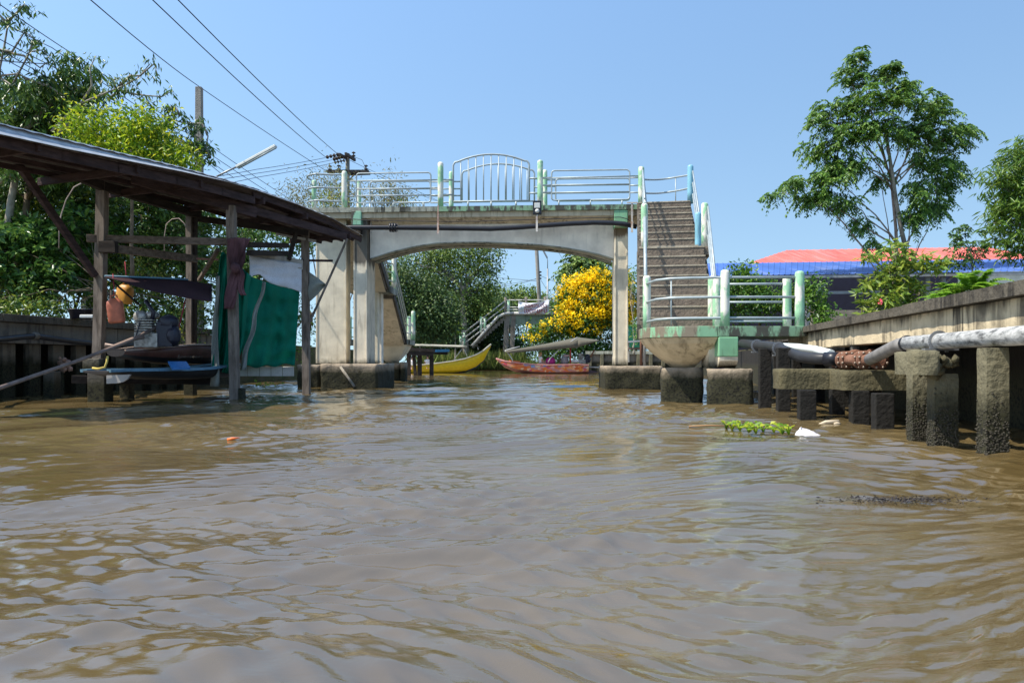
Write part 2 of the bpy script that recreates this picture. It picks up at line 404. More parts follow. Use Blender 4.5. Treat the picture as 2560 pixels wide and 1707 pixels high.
ground_m.bump(ground_m.noise(8, 6), .6, .06); ground_m.fin(gc, .95, spec=.1)
g = mbk.build('ground', ground_m.m); tag(g, kind='structure')
# ================================================================ right bank wall
def right_wall():
    t = thing('canal_wall', 'long concrete canal wall with blackened coping rising towards the right edge', 'canal wall', (RWX(8), 8, 0))
    u = lambda y, dx=0: RWX(y)+dx
    ys = [-3, 1.2, 4.6, 8.0, 11.2, 14.25]
    z_top = 1.30
    for i in range(len(ys)-1):
        a, b = ys[i]+.006, ys[i+1]-.006
        mb = MB(); dz = random.uniform(-.012,.012)
        nseg = 22
        for k in range(nseg):
            y0 = a+(b-a)*k/nseg; y1 = a+(b-a)*(k+1)/nseg
            j0 = .016*mn.noise(V(k*.9+i*7,0,0)); j1 = .016*mn.noise(V((k+1)*.9+i*7,0,0))
            mb.hexa([(u(y0,-.09+j0),y0,z_top-.105),(u(y0,.35),y0,z_top-.105),(u(y1,.35),y1,z_top-.105),(u(y1,-.09+j1),y1,z_top-.105)],
                    [(u(y0,-.09+j0),y0,z_top+dz+j0*.7),(u(y0,.35),y0,z_top+dz),(u(y1,.35),y1,z_top+dz),(u(y1,-.09+j1),y1,z_top+dz+j1*.7)])
        mb.build('coping', M['coping'], t)
        mb = MB()
        mb.hexa([(u(a,.0),a,.92+random.uniform(-.01,.01)),(u(a,.16),a,.92),(u(b,.16),b,.92),(u(b,.0),b,.93)],
                [(u(a,.0),a,z_top-.108),(u(a,.16),a,z_top-.108),(u(b,.16),b,z_top-.108),(u(b,.0),b,z_top-.108)])
        mb.build('fascia_panel', M['fascia'], t, bevel=.008)
    # slab under the coping, going back to the earth
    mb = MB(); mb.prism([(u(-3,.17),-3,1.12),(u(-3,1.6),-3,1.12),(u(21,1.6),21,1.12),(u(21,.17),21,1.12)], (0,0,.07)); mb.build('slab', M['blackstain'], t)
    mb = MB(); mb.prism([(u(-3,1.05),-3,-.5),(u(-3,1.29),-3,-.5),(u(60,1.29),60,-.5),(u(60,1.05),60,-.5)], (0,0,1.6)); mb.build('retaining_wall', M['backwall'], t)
    for y in (2.2, 4.4, 10.4, 11.9, 13.4, 15.2, 17.2):
        mb = MB(); mb.rbox((u(y,.30),y), (1,-.156), .17, .17, -.6, 1.12); mb.build('pile', M['wetshadepile'], t, bevel=.01)
    for y in (10.2, 11.1):
        mb = MB(); mb.rbox((u(y,.02),y), (1,-.156), .1, .1, .78, .922); mb.build('bearing_block', M['leftwall'], t, bevel=.01)
    # lower wall between the stairs and the far bend
    return t
right_wall()
def far_right_wall():
    t = thing('canal_wall', 'low grey retaining wall seen past the right bridge column', 'canal wall', (8.5, 57, 0))
    a = Vector((5.6, 57.5)); b = Vector((13.5, 55.5))
    mb = MB(); mb.beam((a.x,a.y,1.42),(b.x,b.y,1.42),.5,.22); mb.build('coping', M['deck'], t)
    mb = MB(); mb.beam((a.x,a.y+.1,.55),(b.x,b.y+.1,.55),.2,1.5); mb.build('panel', M['leftwall'], t)
    n = 9
    for i in range(n):
        p = a.lerp(b, (i+.3)/n); mb = MB(); mb.box(p.x-.12,p.x+.12,p.y-.28,p.y-.04,-.4,1.3); mb.build('pile', M['pile'], t, bevel=.01)
far_right_wall()
# free-standing piles with the barnacles, left face lit
def pile(px, py, w, top, d, label, name='pile'):
    Y = CAM_H*F/(py-HY); x = PX(px, Y)
    mb = MB(); n = 26; u = Vector((1,-.156)).normalized(); nn = Vector((-u.y,u.x))
    vs = []; seg = []
    for e in range(4): seg += [(e, f/4) for f in range(4)]
    for k in range(n+1):
        z = -.3+(top+.3)*k/n; c = [Vector((x,Y)), Vector((x,Y))+u*w, Vector((x,Y))+u*w+nn*d, Vector((x,Y))+nn*d]
        mid = Vector((x,Y))+u*w/2+nn*d/2; s_ = 1 if k < n else .97
        for e, f in seg:
            p = c[e].lerp(c[(e+1)%4], f); p = mid+(p-mid)*(s_+.035*mn.noise(V(p.x*9,p.y*9,z*7))+(-.04 if f == 0 else 0)); vs.append((p.x,p.y,z))
    q = len(seg)
    mb.add(vs, [(k*q+i,k*q+(i+1)%q,(k+1)*q+(i+1)%q,(k+1)*q+i) for k in range(n) for i in range(q)]+[tuple(range(n*q,n*q+q))])
    o = mb.build(name, M['pile'], None)
    # crust of barnacles near the water
    cb = MB(); rr = random.Random(px)
    for k in range(420):
        fz = abs(rr.gauss(0,.16))+rr.uniform(-.04,.03)
        if rr.random() < .75:
            s = rr.random(); p = Vector((x, Y))+u*(s*w); nrm = -nn
        else:
            s = rr.random(); p = Vector((x, Y))+nn*(s*d); nrm = -u
        r = rr.uniform(.004,.010)
        cb.ell((p.x,p.y,fz), (r*1.2,r*1.2,r*.9), 5)
    cb.build('barnacle_crust', M['barn'], o); o.children[0]['kind'] = 'stuff'
    return tag(o, label, 'pile', 'bare concrete piles standing in the canal on the right')
pile(2281, 1095, .165, .82, .17, 'square concrete pile under the left end of the broken cap block, lowest part crusted')
pile(2336, 1121, .185, .605, .17, 'square concrete pile in front, under the middle of the broken cap block beneath the pipe')
pile(2466, 1144, .158, .805, .17, 'nearest tall square pile by the right edge, alone under the grey pipe')
def capblock():
    mb = MB(); Y = 6.02
    mb.rough((PX(2286,Y),Y), (1,-.156), .20, .5, .598, .79, .035, .04, .03)
    o = mb.build('cap_block', M['pile'], None)
    tag(o, 'rough crumbling concrete block resting on two piles under the pipe strap', 'concrete block')
    rb = MB()
    for k in range(46):
        t = random.random()
        rb.ell((PX(2340,Y)+t*.24, Y+.06+random.uniform(0,.35), .76-random.uniform(0,.20)*(1-.3*t)), (random.uniform(.015,.05),)*3, 6, jit=.3)
    rb.build('rubble', M['mossbeam'], o)
capblock()
def support_beam():
    t = thing('pipe_support', 'mossy concrete beam on short piles carrying the rusty flanged pipe', 'pipe support', (3.8, 9.2, 0))
    Y = 9.3
    mb = MB(); x0 = PX(1952,Y); x1 = PX(2100,Y)
    mb.rough((x0,Y),(1,-.10), x1-x0, .45, .37,.615, .022, .05, .02); mb.build('beam', M['mossbeam'], t)
    Y = 8.75; mb = MB(); x0 = PX(2108,Y); x1 = PX(2275,Y)
    mb.rough((x0,Y),(1,-.10), x1-x0, .95, .375,.60, .022, .05, .02); mb.build('beam', M['mossbeam'], t)
    for px, py in ((2000,1055),(2132,1058),(2190,1072)):
        Y = CAM_H*F/(py-HY); mb = MB(); mb.rbox((PX(px,Y),Y),(1,-.156),.185,.18,-.5,.372); mb.build('pile', M['wetshadepile'], t, bevel=.01)
    for px, Y in ((1945,10.6),(2080,10.3),(1900,11.5)):
        mb = MB(); mb.rbox((PX(px,Y),Y),(1,-.156),.17,.18,-.5,.9); mb.build('pile', M['wetshadepile'], t, bevel=.01)
support_beam()
# ================================================================ pipes on the right
def ydir(X0, Y0, Y): return X0+.168*(Y-Y0)
def pipe_grey():
    t = thing('water_pipe', 'thick mottled grey pipe running along the wall to the right edge', 'pipe', (3.6, 5.6, .8))
    m = NT('flaking_pipe_wrap')
    n = m.noise(3.0, 8, (6,2.0,6), .7, dist=.3)
    c = m.ramp(n, [(.38,(.13,.13,.125)),(.47,(.38,.38,.36)),(.6,(.60,.60,.57))])
    m.bump(n, .4, .01); wrap = m.fin(c, .7, spec=.2)
    mb = MB(); mb.tube([(ydir(3.6,5.6,y), y, .885) for y in (-2,1,4,7.6)], .069, 24); mb.build('pipe_run', wrap, t)
    mb = MB(); e = V(ydir(3.6,5.6,7.6), 7.6, .885); f = V(ydir(3.6,5.6,8.0), 8.0, .85); g = V(ydir(3.6,5.6,8.7), 8.75, .73)
    mb.tube([e, e.lerp(f,.5)+V(0,0,.008), f, f.lerp(g,.5), g], .067, 20); mb.build('elbow', M['pvcgrey2'], t)
    mb = MB(); mb.lathe(e-V(.0,.03,0), [(.078,-.03),(.082,0),(.078,.03)], 24, (.168,1,0)); mb.build('collar', M['pvcblack'], t)
    for y in (6.75,):
        mb = MB(); c = V(ydir(3.6,5.6,y), y, .885)
        ring = [c+V(math.cos(a)*.078,0,math.sin(a)*.078) for a in np.linspace(-.5,math.pi+.5,16)]
        for a, b in zip(ring[:-1], ring[1:]): mb.beam(a, b, .035, .008, (0,1,0))
        mb.beam(ring[0], ring[0]+V(0,0,-.06), .03,.01,(0,1,0)); mb.beam(ring[-1], ring[-1]+V(0,0,-.06), .03,.01,(0,1,0))
        mb.box(c.x-.14,c.x+.16,y-.03,y+.03,.803,.82); mb.build('strap', M['steelgrey'], t)
pipe_grey()
def flanges():
    t = thing('pipe_joint', 'rusty bolted iron flange joint lying between black hose and grey pipe', 'pipe joint', (3.95, 9.2, .62))
    y0, y1 = 8.72, 9.9; x = lambda y: PX(2200,8.72)+(y-8.72)*(PX(2092,9.9)-PX(2200,8.72))/(1.18)
    ax = V(x(y1)-x(y0), y1-y0, 0).normalized()
    def at(y, z=.725): return V(x(y), y, z)
    mb = MB(); mb.tube([at(y0), at(y1)], .070, 20); mb.build('pipe_body', M['rust'], t)
    for y in (8.75, 9.08, 9.2, 9.55, 9.68, 9.85):
        mb = MB(); mb.lathe(at(y), [(.07,-.016),(.112,-.014),(.114,0),(.112,.014),(.07,.016)], 24, ax); fl = mb.build('flange', M['rust'], t)
        for k in range(8):
            bm_ = MB(); a = 2*math.pi*(k+.5)/8; c = at(y)+V(math.cos(a)*.092*ax.y, -math.cos(a)*.092*ax.x, math.sin(a)*.092)
            bm_.lathe(c-ax*.035, [(.015,0),(.015,.015),(.008,.02),(.008,.05),(.015,.055),(.015,.07)], 6, ax)
            bm_.build('bolt', M['steelgrey2'], fl)
    # short rusty branch behind
    mb = MB(); mb.tube([at(9.3)+V(.28,.1,.02), at(9.9)+V(.26,.1,.02)], .07, 16); mb.lathe(at(9.4)+V(.28,.1,.02), [(.07,-.02),(.12,-.02),(.12,.02),(.07,.02)],20,ax); mb.lathe(at(9.85)+V(.26,.1,.02), [(.07,-.02),(.12,-.02),(.12,.02),(.07,.02)],20,ax)
    mb.build('branch_pipe', M['rust'], t)
    tag(t)
flanges()
def black_hose():
    t = thing('black_pipe', 'black plastic pipe curving from rusty joint to under the landing', 'pipe', (3.9, 11, .6))
    pts = [P(2095,897,9.85),P(2045,896,10.0),P(2005,892,10.3),P(1975,882,10.7),P(1945,870,11.2),P(1915,865,11.7),P(1880,862,12.2),P(1845,858,12.8),P(1790,856,13.6)]
    q = []
    for i in range(len(pts)-1):
        p0 = pts[max(i-1,0)]; p1 = pts[i]; p2 = pts[i+1]; p3 = pts[min(i+2,len(pts)-1)]
        for k in range(5):
            s = k/5; q.append(.5*((2*p1)+(p2-p0)*s+(2*p0-5*p1+4*p2-p3)*s*s+(3*p1-p0-3*p2+p3)*s**3))
    q.append(pts[-1])
    mb = MB(); mb.tube(q, .076, 18); mb.build('pipe_run', M['pvcgrey'], t)
    mb = MB(); mb.tube([P(2100,897,9.8),P(2062,897,9.93)], .092, 18); mb.build('sleeve', M['pvcblack'], t)
    for px, py, Y in ((1947,871,11.15),(1893,864,12.0)):
        mb = MB(); c = P(px,py,Y)
        ring = [c+V(math.cos(a)*.086,0,math.sin(a)*.086) for a in np.linspace(0,2*math.pi,17)]
        for a, b in zip(ring[:-1], ring[1:]): mb.beam(a, b, .03, .008, (0,1,0))
        mb.box(c.x-.09,c.x+.09,c.y-.02,c.y+.02,c.z-.11,c.z-.09); mb.build('clamp', M['steelgrey'], t)
black_hose()
mb = MB(); mb.tube([P(1925,864,12.6),P(1995,868,11.6),P(2040,874,10.9),P(2078,884,10.2)], .055, 16)
tag(mb.build('white_pipe', M['whitepipe']), 'white plastic pipe slanting behind the black curved pipe', 'pipe')
# ================================================================ left bank wall
def left_wall():
    t = thing('canal_wall', 'dark shaded canal wall of grey panels and piles behind the boathouse', 'canal wall', (LWX(15), 15, 0))
    ys = [3, 7, 11, 14.2, 17.4, 21.2]
    for a, b in zip(ys[:-1], ys[1:]):
        a += .008; b -= .008
        mb = MB(); mb.prism([(LWX(a)-.4,a,1.46),(LWX(a)+.1,a,1.46),(LWX(b)+.1,b,1.46),(LWX(b)-.4,b,1.46)],(0,0,.15)); mb.build('coping', M['coping'], t, bevel=.01)
        mb = MB(); mb.prism([(LWX(a)-.16,a,1.06),(LWX(a),a,1.06),(LWX(b),b,1.06),(LWX(b)-.16,b,1.06)],(0,0,.395)); mb.build('fascia_panel', M['leftwall'], t, bevel=.01)
    y = 5.0
    while y < 21:
        mb = MB(); mb.rbox((LWX(y)-.22,y), (.18,1), .30, .14, -.5, 1.055); mb.build('pile', M['leftwall'], t, bevel=.01); y += .62 if y > 12 else 1.1
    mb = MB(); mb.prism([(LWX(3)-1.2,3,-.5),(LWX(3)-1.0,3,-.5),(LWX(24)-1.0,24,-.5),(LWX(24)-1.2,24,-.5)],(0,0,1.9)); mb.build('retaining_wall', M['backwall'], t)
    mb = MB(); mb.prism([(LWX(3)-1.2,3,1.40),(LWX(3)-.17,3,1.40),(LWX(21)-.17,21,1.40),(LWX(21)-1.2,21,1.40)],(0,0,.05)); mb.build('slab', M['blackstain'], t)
    return t
left_wall()
def left_pipe():
    t = thing('water_pipe', 'black water pipe with one pale coupling on the shaded left wall', 'pipe', (-9.2, 15, .9))
    pts = [P(-260,880,9.5)]+[P(px, py, (-9.42-.18*14.2+0*1)/((px-1280)/F-.18)) for px, py in ((0,848),(60,842),(88,840),(130,846),(190,854),(260,862),(420,868),(600,874))]
    mb = MB(); mb.tube(pts, .055, 14); mb.build('pipe_run', M['pvcblack'], t)
    c = pts[3]; mb = MB(); mb.lathe(c, [(.056,-.05),(.075,-.045),(.075,.045),(.056,.05)], 18, (pts[4]-pts[2])); mb.build('coupling', M['leftwall'], t)
left_pipe()
# ================================================================ footbridge
BR_U = V(.9985, -.054, 0); BR_N = V(.054, .9985, 0)
def BY(px, back=0):
    k = (px-1280)/F; return (20.378+back)/(1+.054*k)
def B(px, z, back=0):
    Y = BY(px, back); return V(PX(px,Y), Y, z)
def BP(px, py, back=0):
    Y = BY(px, back); return V(PX(px,Y), Y, CAM_H+(HY-py)/F*Y)
ZD = 4.88
bridge = thing('footbridge', 'cream concrete arched footbridge with pale green posts and metal railings across the canal', 'footbridge', (0, 20.5, 0))
XL, XR = B(778,0).x, B(1618,0).x
def bx(x, z, back=0): return V(x, (20.378+back)-.054*x, z)     # by world X
# deck slab with a rounded left end
DW = 1.38
def deck_poly(o, z):
    pts = [bx(XR, z, -o+.0), ]
    r = DW/2+o
    pts = [bx(XR, z, -o)]
    cx = XL+.25
    for i in range(9):
        a = -math.pi/2-math.pi*i/8*.5
        pts.append(bx(cx+.45*math.cos(a)*1.0-.3, z, .45-o+ .45*math.sin(a)))
    pts.append(bx(cx-.75, z, DW+o)); pts.append(bx(XR, z, DW+o))
    return pts
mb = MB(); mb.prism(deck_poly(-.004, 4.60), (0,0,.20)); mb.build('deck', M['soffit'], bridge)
# stained edge band, left part grey, right part green
def edge_band(x0, x1, mat):
    mb = MB(); n = max(2, int((x1-x0)/.12)); 
    for i in range(n):
        a = x0+(x1-x0)*i/n; b = x0+(x1-x0)*(i+1)/n
        za = 4.745+.008*mn.noise(V(a*3,0,0)); zb = 4.745+.008*mn.noise(V(b*3,0,0))
        mb.hexa([bx(a,za,-.07),bx(b,zb,-.07),bx(b,zb,DW),bx(a,za,DW)],[bx(a,ZD,-.07),bx(b,ZD,-.07),bx(b,ZD,DW),bx(a,ZD,DW)])
    mb.build('edge_band', mat, bridge)
edge_band(B(1092,0).x, XR, M['greenedge']); edge_band(B(880,0).x, B(1091.5,0).x, M['deck'])
mb = MB(); pl = [p for p in deck_poly(.07, 4.745)]
x8 = B(879.6,0).x
pl = [bx(x8,4.745,-.07)]+pl[1:-1]+[bx(x8,4.745,DW)]
mb.prism(pl, (0,0,ZD-4.745)); mb.build('edge_band', M['deck'], bridge)
# arch beams (near and far face)
curve = [(925,646),(950,638),(975,630),(1003,623),(1033,616),(1062,611),(1092,607),(1145,605),(1200,604.5),(1240,605.5),(1300,608),(1355,611.5),(1410,618),(1457,626),(1500,635.5),(1537,647)]
for back in (.36, 1.02):
    mb = MB()
    low = [V(*(BP(px,py,.36))) for px, py in curve]
    low = [bx(p.x, p.z, back) for p in low]
    th = .3
    for a, b in zip(low[:-1], low[1:]):
        mb.hexa([a, b, b+BR_N*th, a+BR_N*th], [V(a.x,a.y,4.598), V(b.x,b.y,4.598), V(b.x,b.y,4.598)+BR_N*th, V(a.x,a.y,4.598)+BR_N*th])
    mb.build('arch_beam', M['creamgrey'], bridge, weld=True)
    # thin lip along the arch
    mb = MB()
    for a, b in zip(low[:-1], low[1:]): mb.beam(a+BR_N*(th/2)-V(0,0,.014), b+BR_N*(th/2)-V(0,0,.014), th+.03, .028)
    mb.build('arch_lip', M['deck'], bridge)
# haunch under the slab in front of the beam
mb = MB()
for x0, x1 in ((B(925,0).x, B(1536,0).x),):
    a = [bx(x0,4.60,.02), bx(x0,4.60,.355), bx(x0,4.47,.355)]
    mb.prism(a, bx(x1,4.6,.02)-bx(x0,4.6,.02))
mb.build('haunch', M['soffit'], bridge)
# columns
def column(px0, px1, back, d, z0, z1, mat, name='column', inset=.035):
    a = B(px0,0,back); b = B(px1,0,back); w = (b-a).length
    mb = MB(); mb.rbox((a.x,a.y), (BR_U.x,BR_U.y), w, d, z0, z1)
    # raised edges of the front face
    for s in (0, w-.045):
        o = Vector((a.x,a.y))+Vector((BR_U.x,BR_U.y))*s-Vector((BR_N.x,BR_N.y))*.022
        mb.rbox(o, (BR_U.x,BR_U.y), .045, .024, z0+.003, z1-.003)
    return mb.build(name, mat, bridge, bevel=.006)
column(884, 918, .12, .90, .655, 4.597, M['creamblack'])
column(1536, 1570, .12, .75, .60, 4.30, M['creamrust'])
column(790, 866, .30, .42, .66, 4.597, M['cream'])
mb = MB(); a = B(934,0,4.2); mb.rbox((a.x,a.y),(1,-.054), .13,.3,.5,3.2); mb.build('column', M['cream'], bridge)
mb = MB(); a = B(946,0,4.6); mb.rbox((a.x,a.y),(1,-.054), .10,.3,.5,3.2); mb.build('column', M['creamgrey'], bridge)
# green brackets
def bracket(px0, px1, z0, z1, back=-.05, mat='greenblock', d=.5):
    a = B(px0,0,back); b = B(px1,0,back); mb = MB(); mb.rbox((a.x,a.y),(BR_U.x,BR_U.y),(b-a).length,d,z0,z1); mb.build('bracket', M[mat], bridge, bevel=.015)
bracket(1535.5, 1569.5, 4.28, 4.74)
bracket(877.5, 903, 4.40, 4.78, -.075, 'greenpeel', .5)
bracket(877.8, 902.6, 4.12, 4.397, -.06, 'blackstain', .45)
# footings
def footing(px0, px1, Yf, d, z0, z1, w_tap=0, name='footing', u=(1,-.054)):
    mb = MB(); x0, x1 = PX(px0,Yf), PX(px1,Yf)
    mb.rough((x0,Yf), u, x1-x0, d, z0, z1, .035, .08, .035); return mb.build(name, M['foot'], bridge)
footing(742, 800, 20.75, 1.3, -.5, .63)
footing(800, 945, 20.0, 2.2, -.5, .655)
footing(1512, 1656, 19.0, 2.6, -.5, .60)
footing(1655, 1755, 13.35, .8, -.5, .60, u=(1,-.17))
footing(1768, 1878, 12.5, .75, -.5, .585, u=(1,-.27))
footing(968, 1000, 28.6, 1.3, -.5, .66); footing(1000, 1013, 28.4, .5, -.5, .70)
# ---------------------------------------------------------------- stairs
def stairs(c0, z0, c1, z1, n, w, waist=.20, parent=bridge, soff_mat=None):
    """c0,c1: (x,y) centre line of bottom and top edge; low end first"""
    c0 = Vector(c0); c1 = Vector(c1); L = (c1-c0).length; d = (c1-c0)/L; s = Vector((d.y,-d.x))
    rise = (z1-z0)/n; run = L/(n-1) if n > 1 else L
    prof = [(0, z0-.02)]
    for i in range(n):
        prof.append((i*run, z0+(i+1)*rise)); prof.append(((i+1)*run, z0+(i+1)*rise))
    prof = [(0,z0-.02)]+[p for p in prof[1:]]
    top_end = prof[-1][0]
    soff = [(top_end, z1-waist-.12), (top_end-.1, z1-waist-.12), (.25, z0-.18), (0, z0-.18)]
    poly = prof+soff
    mb = MB()
    m = len(poly)
    def w3(t, z, side): p = c0+d*t+s*side; return (p.x,p.y,z)
    vs = [w3(t,z,-w/2) for t,z in poly]+[w3(t,z,w/2) for t,z in poly]
    mb.add(vs, [(i,(i+1)%m,m+(i+1)%m,m+i) for i in range(m)])
    # side faces as strips: step columns
    def side(o):
        for i in range(n):
            ta, tb = i*run, (i+1)*run
            def sz(t):
                if t <= .25: return z0-.18
                f = (t-.25)/(top_end-.1-.25); return (z0-.18)+min(f,1)*((z1-waist-.12)-(z0-.18))
            a = [w3(ta,sz(ta),o), w3(tb,sz(tb),o), w3(tb,z0+(i+1)*rise,o), w3(ta,z0+(i+1)*rise,o)]
            mb.add(a, [(0,1,2,3)])
    side(-w/2); side(w/2)
    mb.build('stair_flight', M['pebble'], parent)
    mb = MB()
    for i in range(n):
        a = c0+d*(i*run-.012)-s*(w/2+.004)
        mb.rbox((a.x,a.y),(s.x,s.y), w+.008, .05, z0+(i+1)*rise-.024, z0+(i+1)*rise+.003)
    mb.build('step_nosing', M['nosing'], parent)
    if soff_mat:
        mb = MB(); f = w/2-.03
        def q0(t, z, e): p = c0+d*t+s*e; return (p.x,p.y,z)
        za, zb = z0-.195, z1-waist-.135
        mb.hexa([q0(.25,za-.02,-f),q0(.25,za-.02,f),q0(top_end-.1,zb-.02,f),q0(top_end-.1,zb-.02,-f)],[q0(.25,za,-f),q0(.25,za,f),q0(top_end-.1,zb,f),q0(top_end-.1,zb,-f)]); mb.hexa([q0(.0,za-.02,-f),q0(.0,za-.02,f),q0(.249,za-.02,f),q0(.249,za-.02,-f)],[q0(.0,za,-f),q0(.0,za,f),q0(.249,za,f),q0(.249,za,-f)])
        mb.build('stair_soffit', M[soff_mat], parent)
    for o in (-w/2-.025, w/2+.025):
        mb = MB(); a0 = c0+s*o
        def q(t, z, e): p = c0+d*t+s*(o+e); return (p.x,p.y,z)
        mb.hexa([q(-.02,z0-.19,-.025),q(-.02,z0-.19,.025),q(top_end,z1-waist-.13,.025),q(top_end,z1-waist-.13,-.025)],
                [q(-.02,z0+.10,-.025),q(-.02,z0+.10,.025),q(top_end,z1-.05,.025),q(top_end,z1-.05,-.025)])
        mb.build('stringer', M['blackstain'], parent)
cxs = lambda y: 3.335+.162*(y-15.9)
stairs((cxs(14.0),14.0), 1.30, (cxs(15.9),15.9), 3.11, 8, 1.33)
stairs((cxs(17.2),17.2), 3.11, (cxs(19.8),19.8), ZD, 8, 1.30)
# mid landing, top landing
def slab(pts, z0, z1, name, mat):
    mb = MB(); mb.prism([(x,y,z0) for x,y in pts], (0,0,z1-z0)); return mb.build(name, mat, bridge, bevel=.01)
h = .685
slab([(cxs(15.9)-h,15.91+.11),(cxs(15.9)+h+.12,15.91-.11),(cxs(17.2)+h+.1,17.2-.05),(cxs(17.2)-h,17.2+.15)], 2.93, 3.105, 'landing', M['pebble'])
slab([(cxs(19.8)-h,19.85+.1),(cxs(19.8)+h,19.85-.1),(cxs(21.6)+h,21.5),(cxs(21.6)-h,21.75)], 4.62, ZD-.003, 'landing', M['pebble'])
# lower landing: curved left corner
LP = [(PX(1606,13.55),13.95),(PX(1606,13.5),13.5),(PX(1622,13.2),13.2),(PX(1650,12.95),12.95),(PX(1695,12.75),12.75),(PX(1750,12.66),12.66),(PX(1795,12.64),12.64),(PX(2017,12.6),12.6),(PX(2017,12.6)+.25,14.3),(PX(1606,13.55)+.1,14.3)]
nL = len(LP)
mb = MB(); mb.prism([(x,y,1.12) for x,y in LP[0:7]+[(LP[6][0],14.3),LP[9]]], (0,0,.18)); mb.build('landing', M['greenedge2'] if 'greenedge2' in M else M['greenedge'], bridge, bevel=.008)
mb = MB(); mb.prism([(x,y,1.125) for x,y in [(LP[6][0]+.003,LP[6][1]),LP[7],LP[8],(LP[6][0]+.003,14.3)]], (0,0,.172)); mb.build('landing', M['greenedge'], bridge, bevel=.008)
# hopper under the landing
def hopper(top, bot, zt, zb, mat, ribs=True):
    mb = MB(); n = len(top); K = 5; rings = []
    for k in range(K+1):
        f = k/K; e = f**1.35
        rings.append([(t[0]+(b[0]-t[0])*e, t[1]+(b[1]-t[1])*e, zt+(zb-zt)*f) for t, b in zip(top, bot)])
    vs = [p for r in rings for p in r]
    fs = [(k*n+i,(k)*n+(i+1)%n,(k+1)*n+(i+1)%n,(k+1)*n+i) for k in range(K) for i in range(n)]
    fs += [tuple(range(n)), tuple(range(K*n, K*n+n))]
    mb.add(vs, fs, False); return mb.build('landing_support', mat, bridge, bevel=.01)
top = [(x+.015,y+.03) for x,y in LP[0:7]]+[(LP[6][0],14.0)]
bot = [(PX(1683,13.6),13.75),(PX(1684,13.6),13.6),(PX(1688,13.5),13.5),(PX(1695,13.45),13.45),(PX(1708,13.42),13.42),(PX(1722,13.42),13.42),(PX(1736,13.45),13.45),(PX(1738,13.6),13.75)]
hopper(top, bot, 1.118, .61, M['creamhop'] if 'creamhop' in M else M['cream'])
# bracket under the landing front
mb = MB(); Y = 12.62; mb.rbox((PX(1797,Y),Y),(1,-.02),PX(1846,Y)-PX(1797,Y),.5,.79,1.117); mb.build('bracket', M['greenblock'], bridge, bevel=.015)
mb = MB(); x0, x1 = PX(1799,Y), PX(1845,Y)
prof = [(0,.787),(0,.72),(.05,.65),(.16,.60),(.45,.60),(.45,.787)]
mb.prism([(x0,Y+.01+a,z) for a,z in prof], (x1-x0,0,0)); mb.build('bracket_foot', M['cream'], bridge)
mb = MB(); a = PX(1772,12.9); mb.rbox((a,12.9),(1,0),.14,.5,.60,1.116); mb.build('column', M['cream'], bridge)
# thin rusty stays between column and hopper
for px, y0, y1, Y in ((1601,800,915,18.5),(1612,850,915,18.2),(1573,905,860,22)):
    pass
# left stair on the far side (goes down away from the camera)
lx = lambda y: -4.78+.02*(y-22)
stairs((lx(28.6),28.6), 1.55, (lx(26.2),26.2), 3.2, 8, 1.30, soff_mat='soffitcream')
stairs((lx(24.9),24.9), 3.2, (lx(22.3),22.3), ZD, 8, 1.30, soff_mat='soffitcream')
slab([(lx(26)-.66,26.3),(lx(26)+.72,26.3),(lx(26)+.72,24.8),(lx(26)-.66,24.8)], 2.98, 3.2, 'landing', M['deck'])
slab([(lx(22)-.7,22.4),(lx(22)+.7,22.4),(lx(22)+.75,21.6),(lx(22)-.7,21.6)], 4.62, ZD-.004, 'landing', M['deck'])
slab([(lx(29)-2.4,30.6),(lx(29)+.5,30.6),(lx(29)+.8,30.1),(lx(29)+.8,28.6),(lx(29)-2.4,28.6)], 1.36, 1.55, 'landing', M['deck'])
t4 = [(lx(29)-.66,28.62),(lx(29)+.66,28.62),(lx(29)+.66,30.2),(lx(29)-.66,30.2)]; b4 = [(lx(29)-.15,29.0),(lx(29)+.22,29.0),(lx(29)+.22,29.5),(lx(29)-.15,29.5)]
hopper(t4, b4, 1.358, .68, M['cream'])
# ---------------------------------------------------------------- posts
def post(p, h, r=.078, mat='greenpost'):
    mb = MB(); mb.lathe(p-V(0,0,.01), [(r,0),(r*1.01,h*.3),(r,h*.7),(r*.99,h-.05),(r*.85,h-.015),(r*.5,h),(.001,h+.004)], 18)
    return mb.build('post', M[mat], bridge)
def top_h(px, pyt, pyb_z, back):
    Y = BY(px, back); return CAM_H+(HY-pyt)/F*Y-pyb_z
for px, pyt, back, r in ((861,427,.08,.076),(785,450,.45,.066),(897.5,450,1.25,.066),(1101.5,405,.08,.078),(1128,428,1.25,.068),(1350.5,400,.08,.078),(1362.5,424,1.25,.068),(1603,416,.08,.082)):
    p = B(px, ZD, back); post(p, top_h(px,pyt,ZD,back), r)
def cap_post(px, Y, zb, zt, r, mat='greenpost'): post(V(PX(px,Y),Y,zb), zt-zb, r, mat)
cap_post(1726, 20.0, ZD, CAM_H+(HY-412)/F*20.0, .078, 'bluepost')
cap_post(1745, 17.35, 3.11, CAM_H+(HY-530)/F*17.35, .070, 'bluepost')
cap_post(1762, 16.05, 3.11, CAM_H+(HY-506)/F*16.05, .073)
cap_post(1611, 16.1, 3.11, CAM_H+(HY-508)/F*16.1, .073)
cap_post(1617, 13.55, 1.3, CAM_H+(HY-688)/F*13.55, .070)
cap_post(1780, 14.05, 1.3, CAM_H+(HY-689)/F*14.05, .075)
cap_post(1792, 13.7, 1.3, CAM_H+(HY-690)/F*13.7, .075)
cap_post(1812.5, 12.75, 1.3, CAM_H+(HY-673)/F*12.75, .076)
cap_post(1967.5, 13.8, 1.3, CAM_H+(HY-690)/F*13.8, .078)
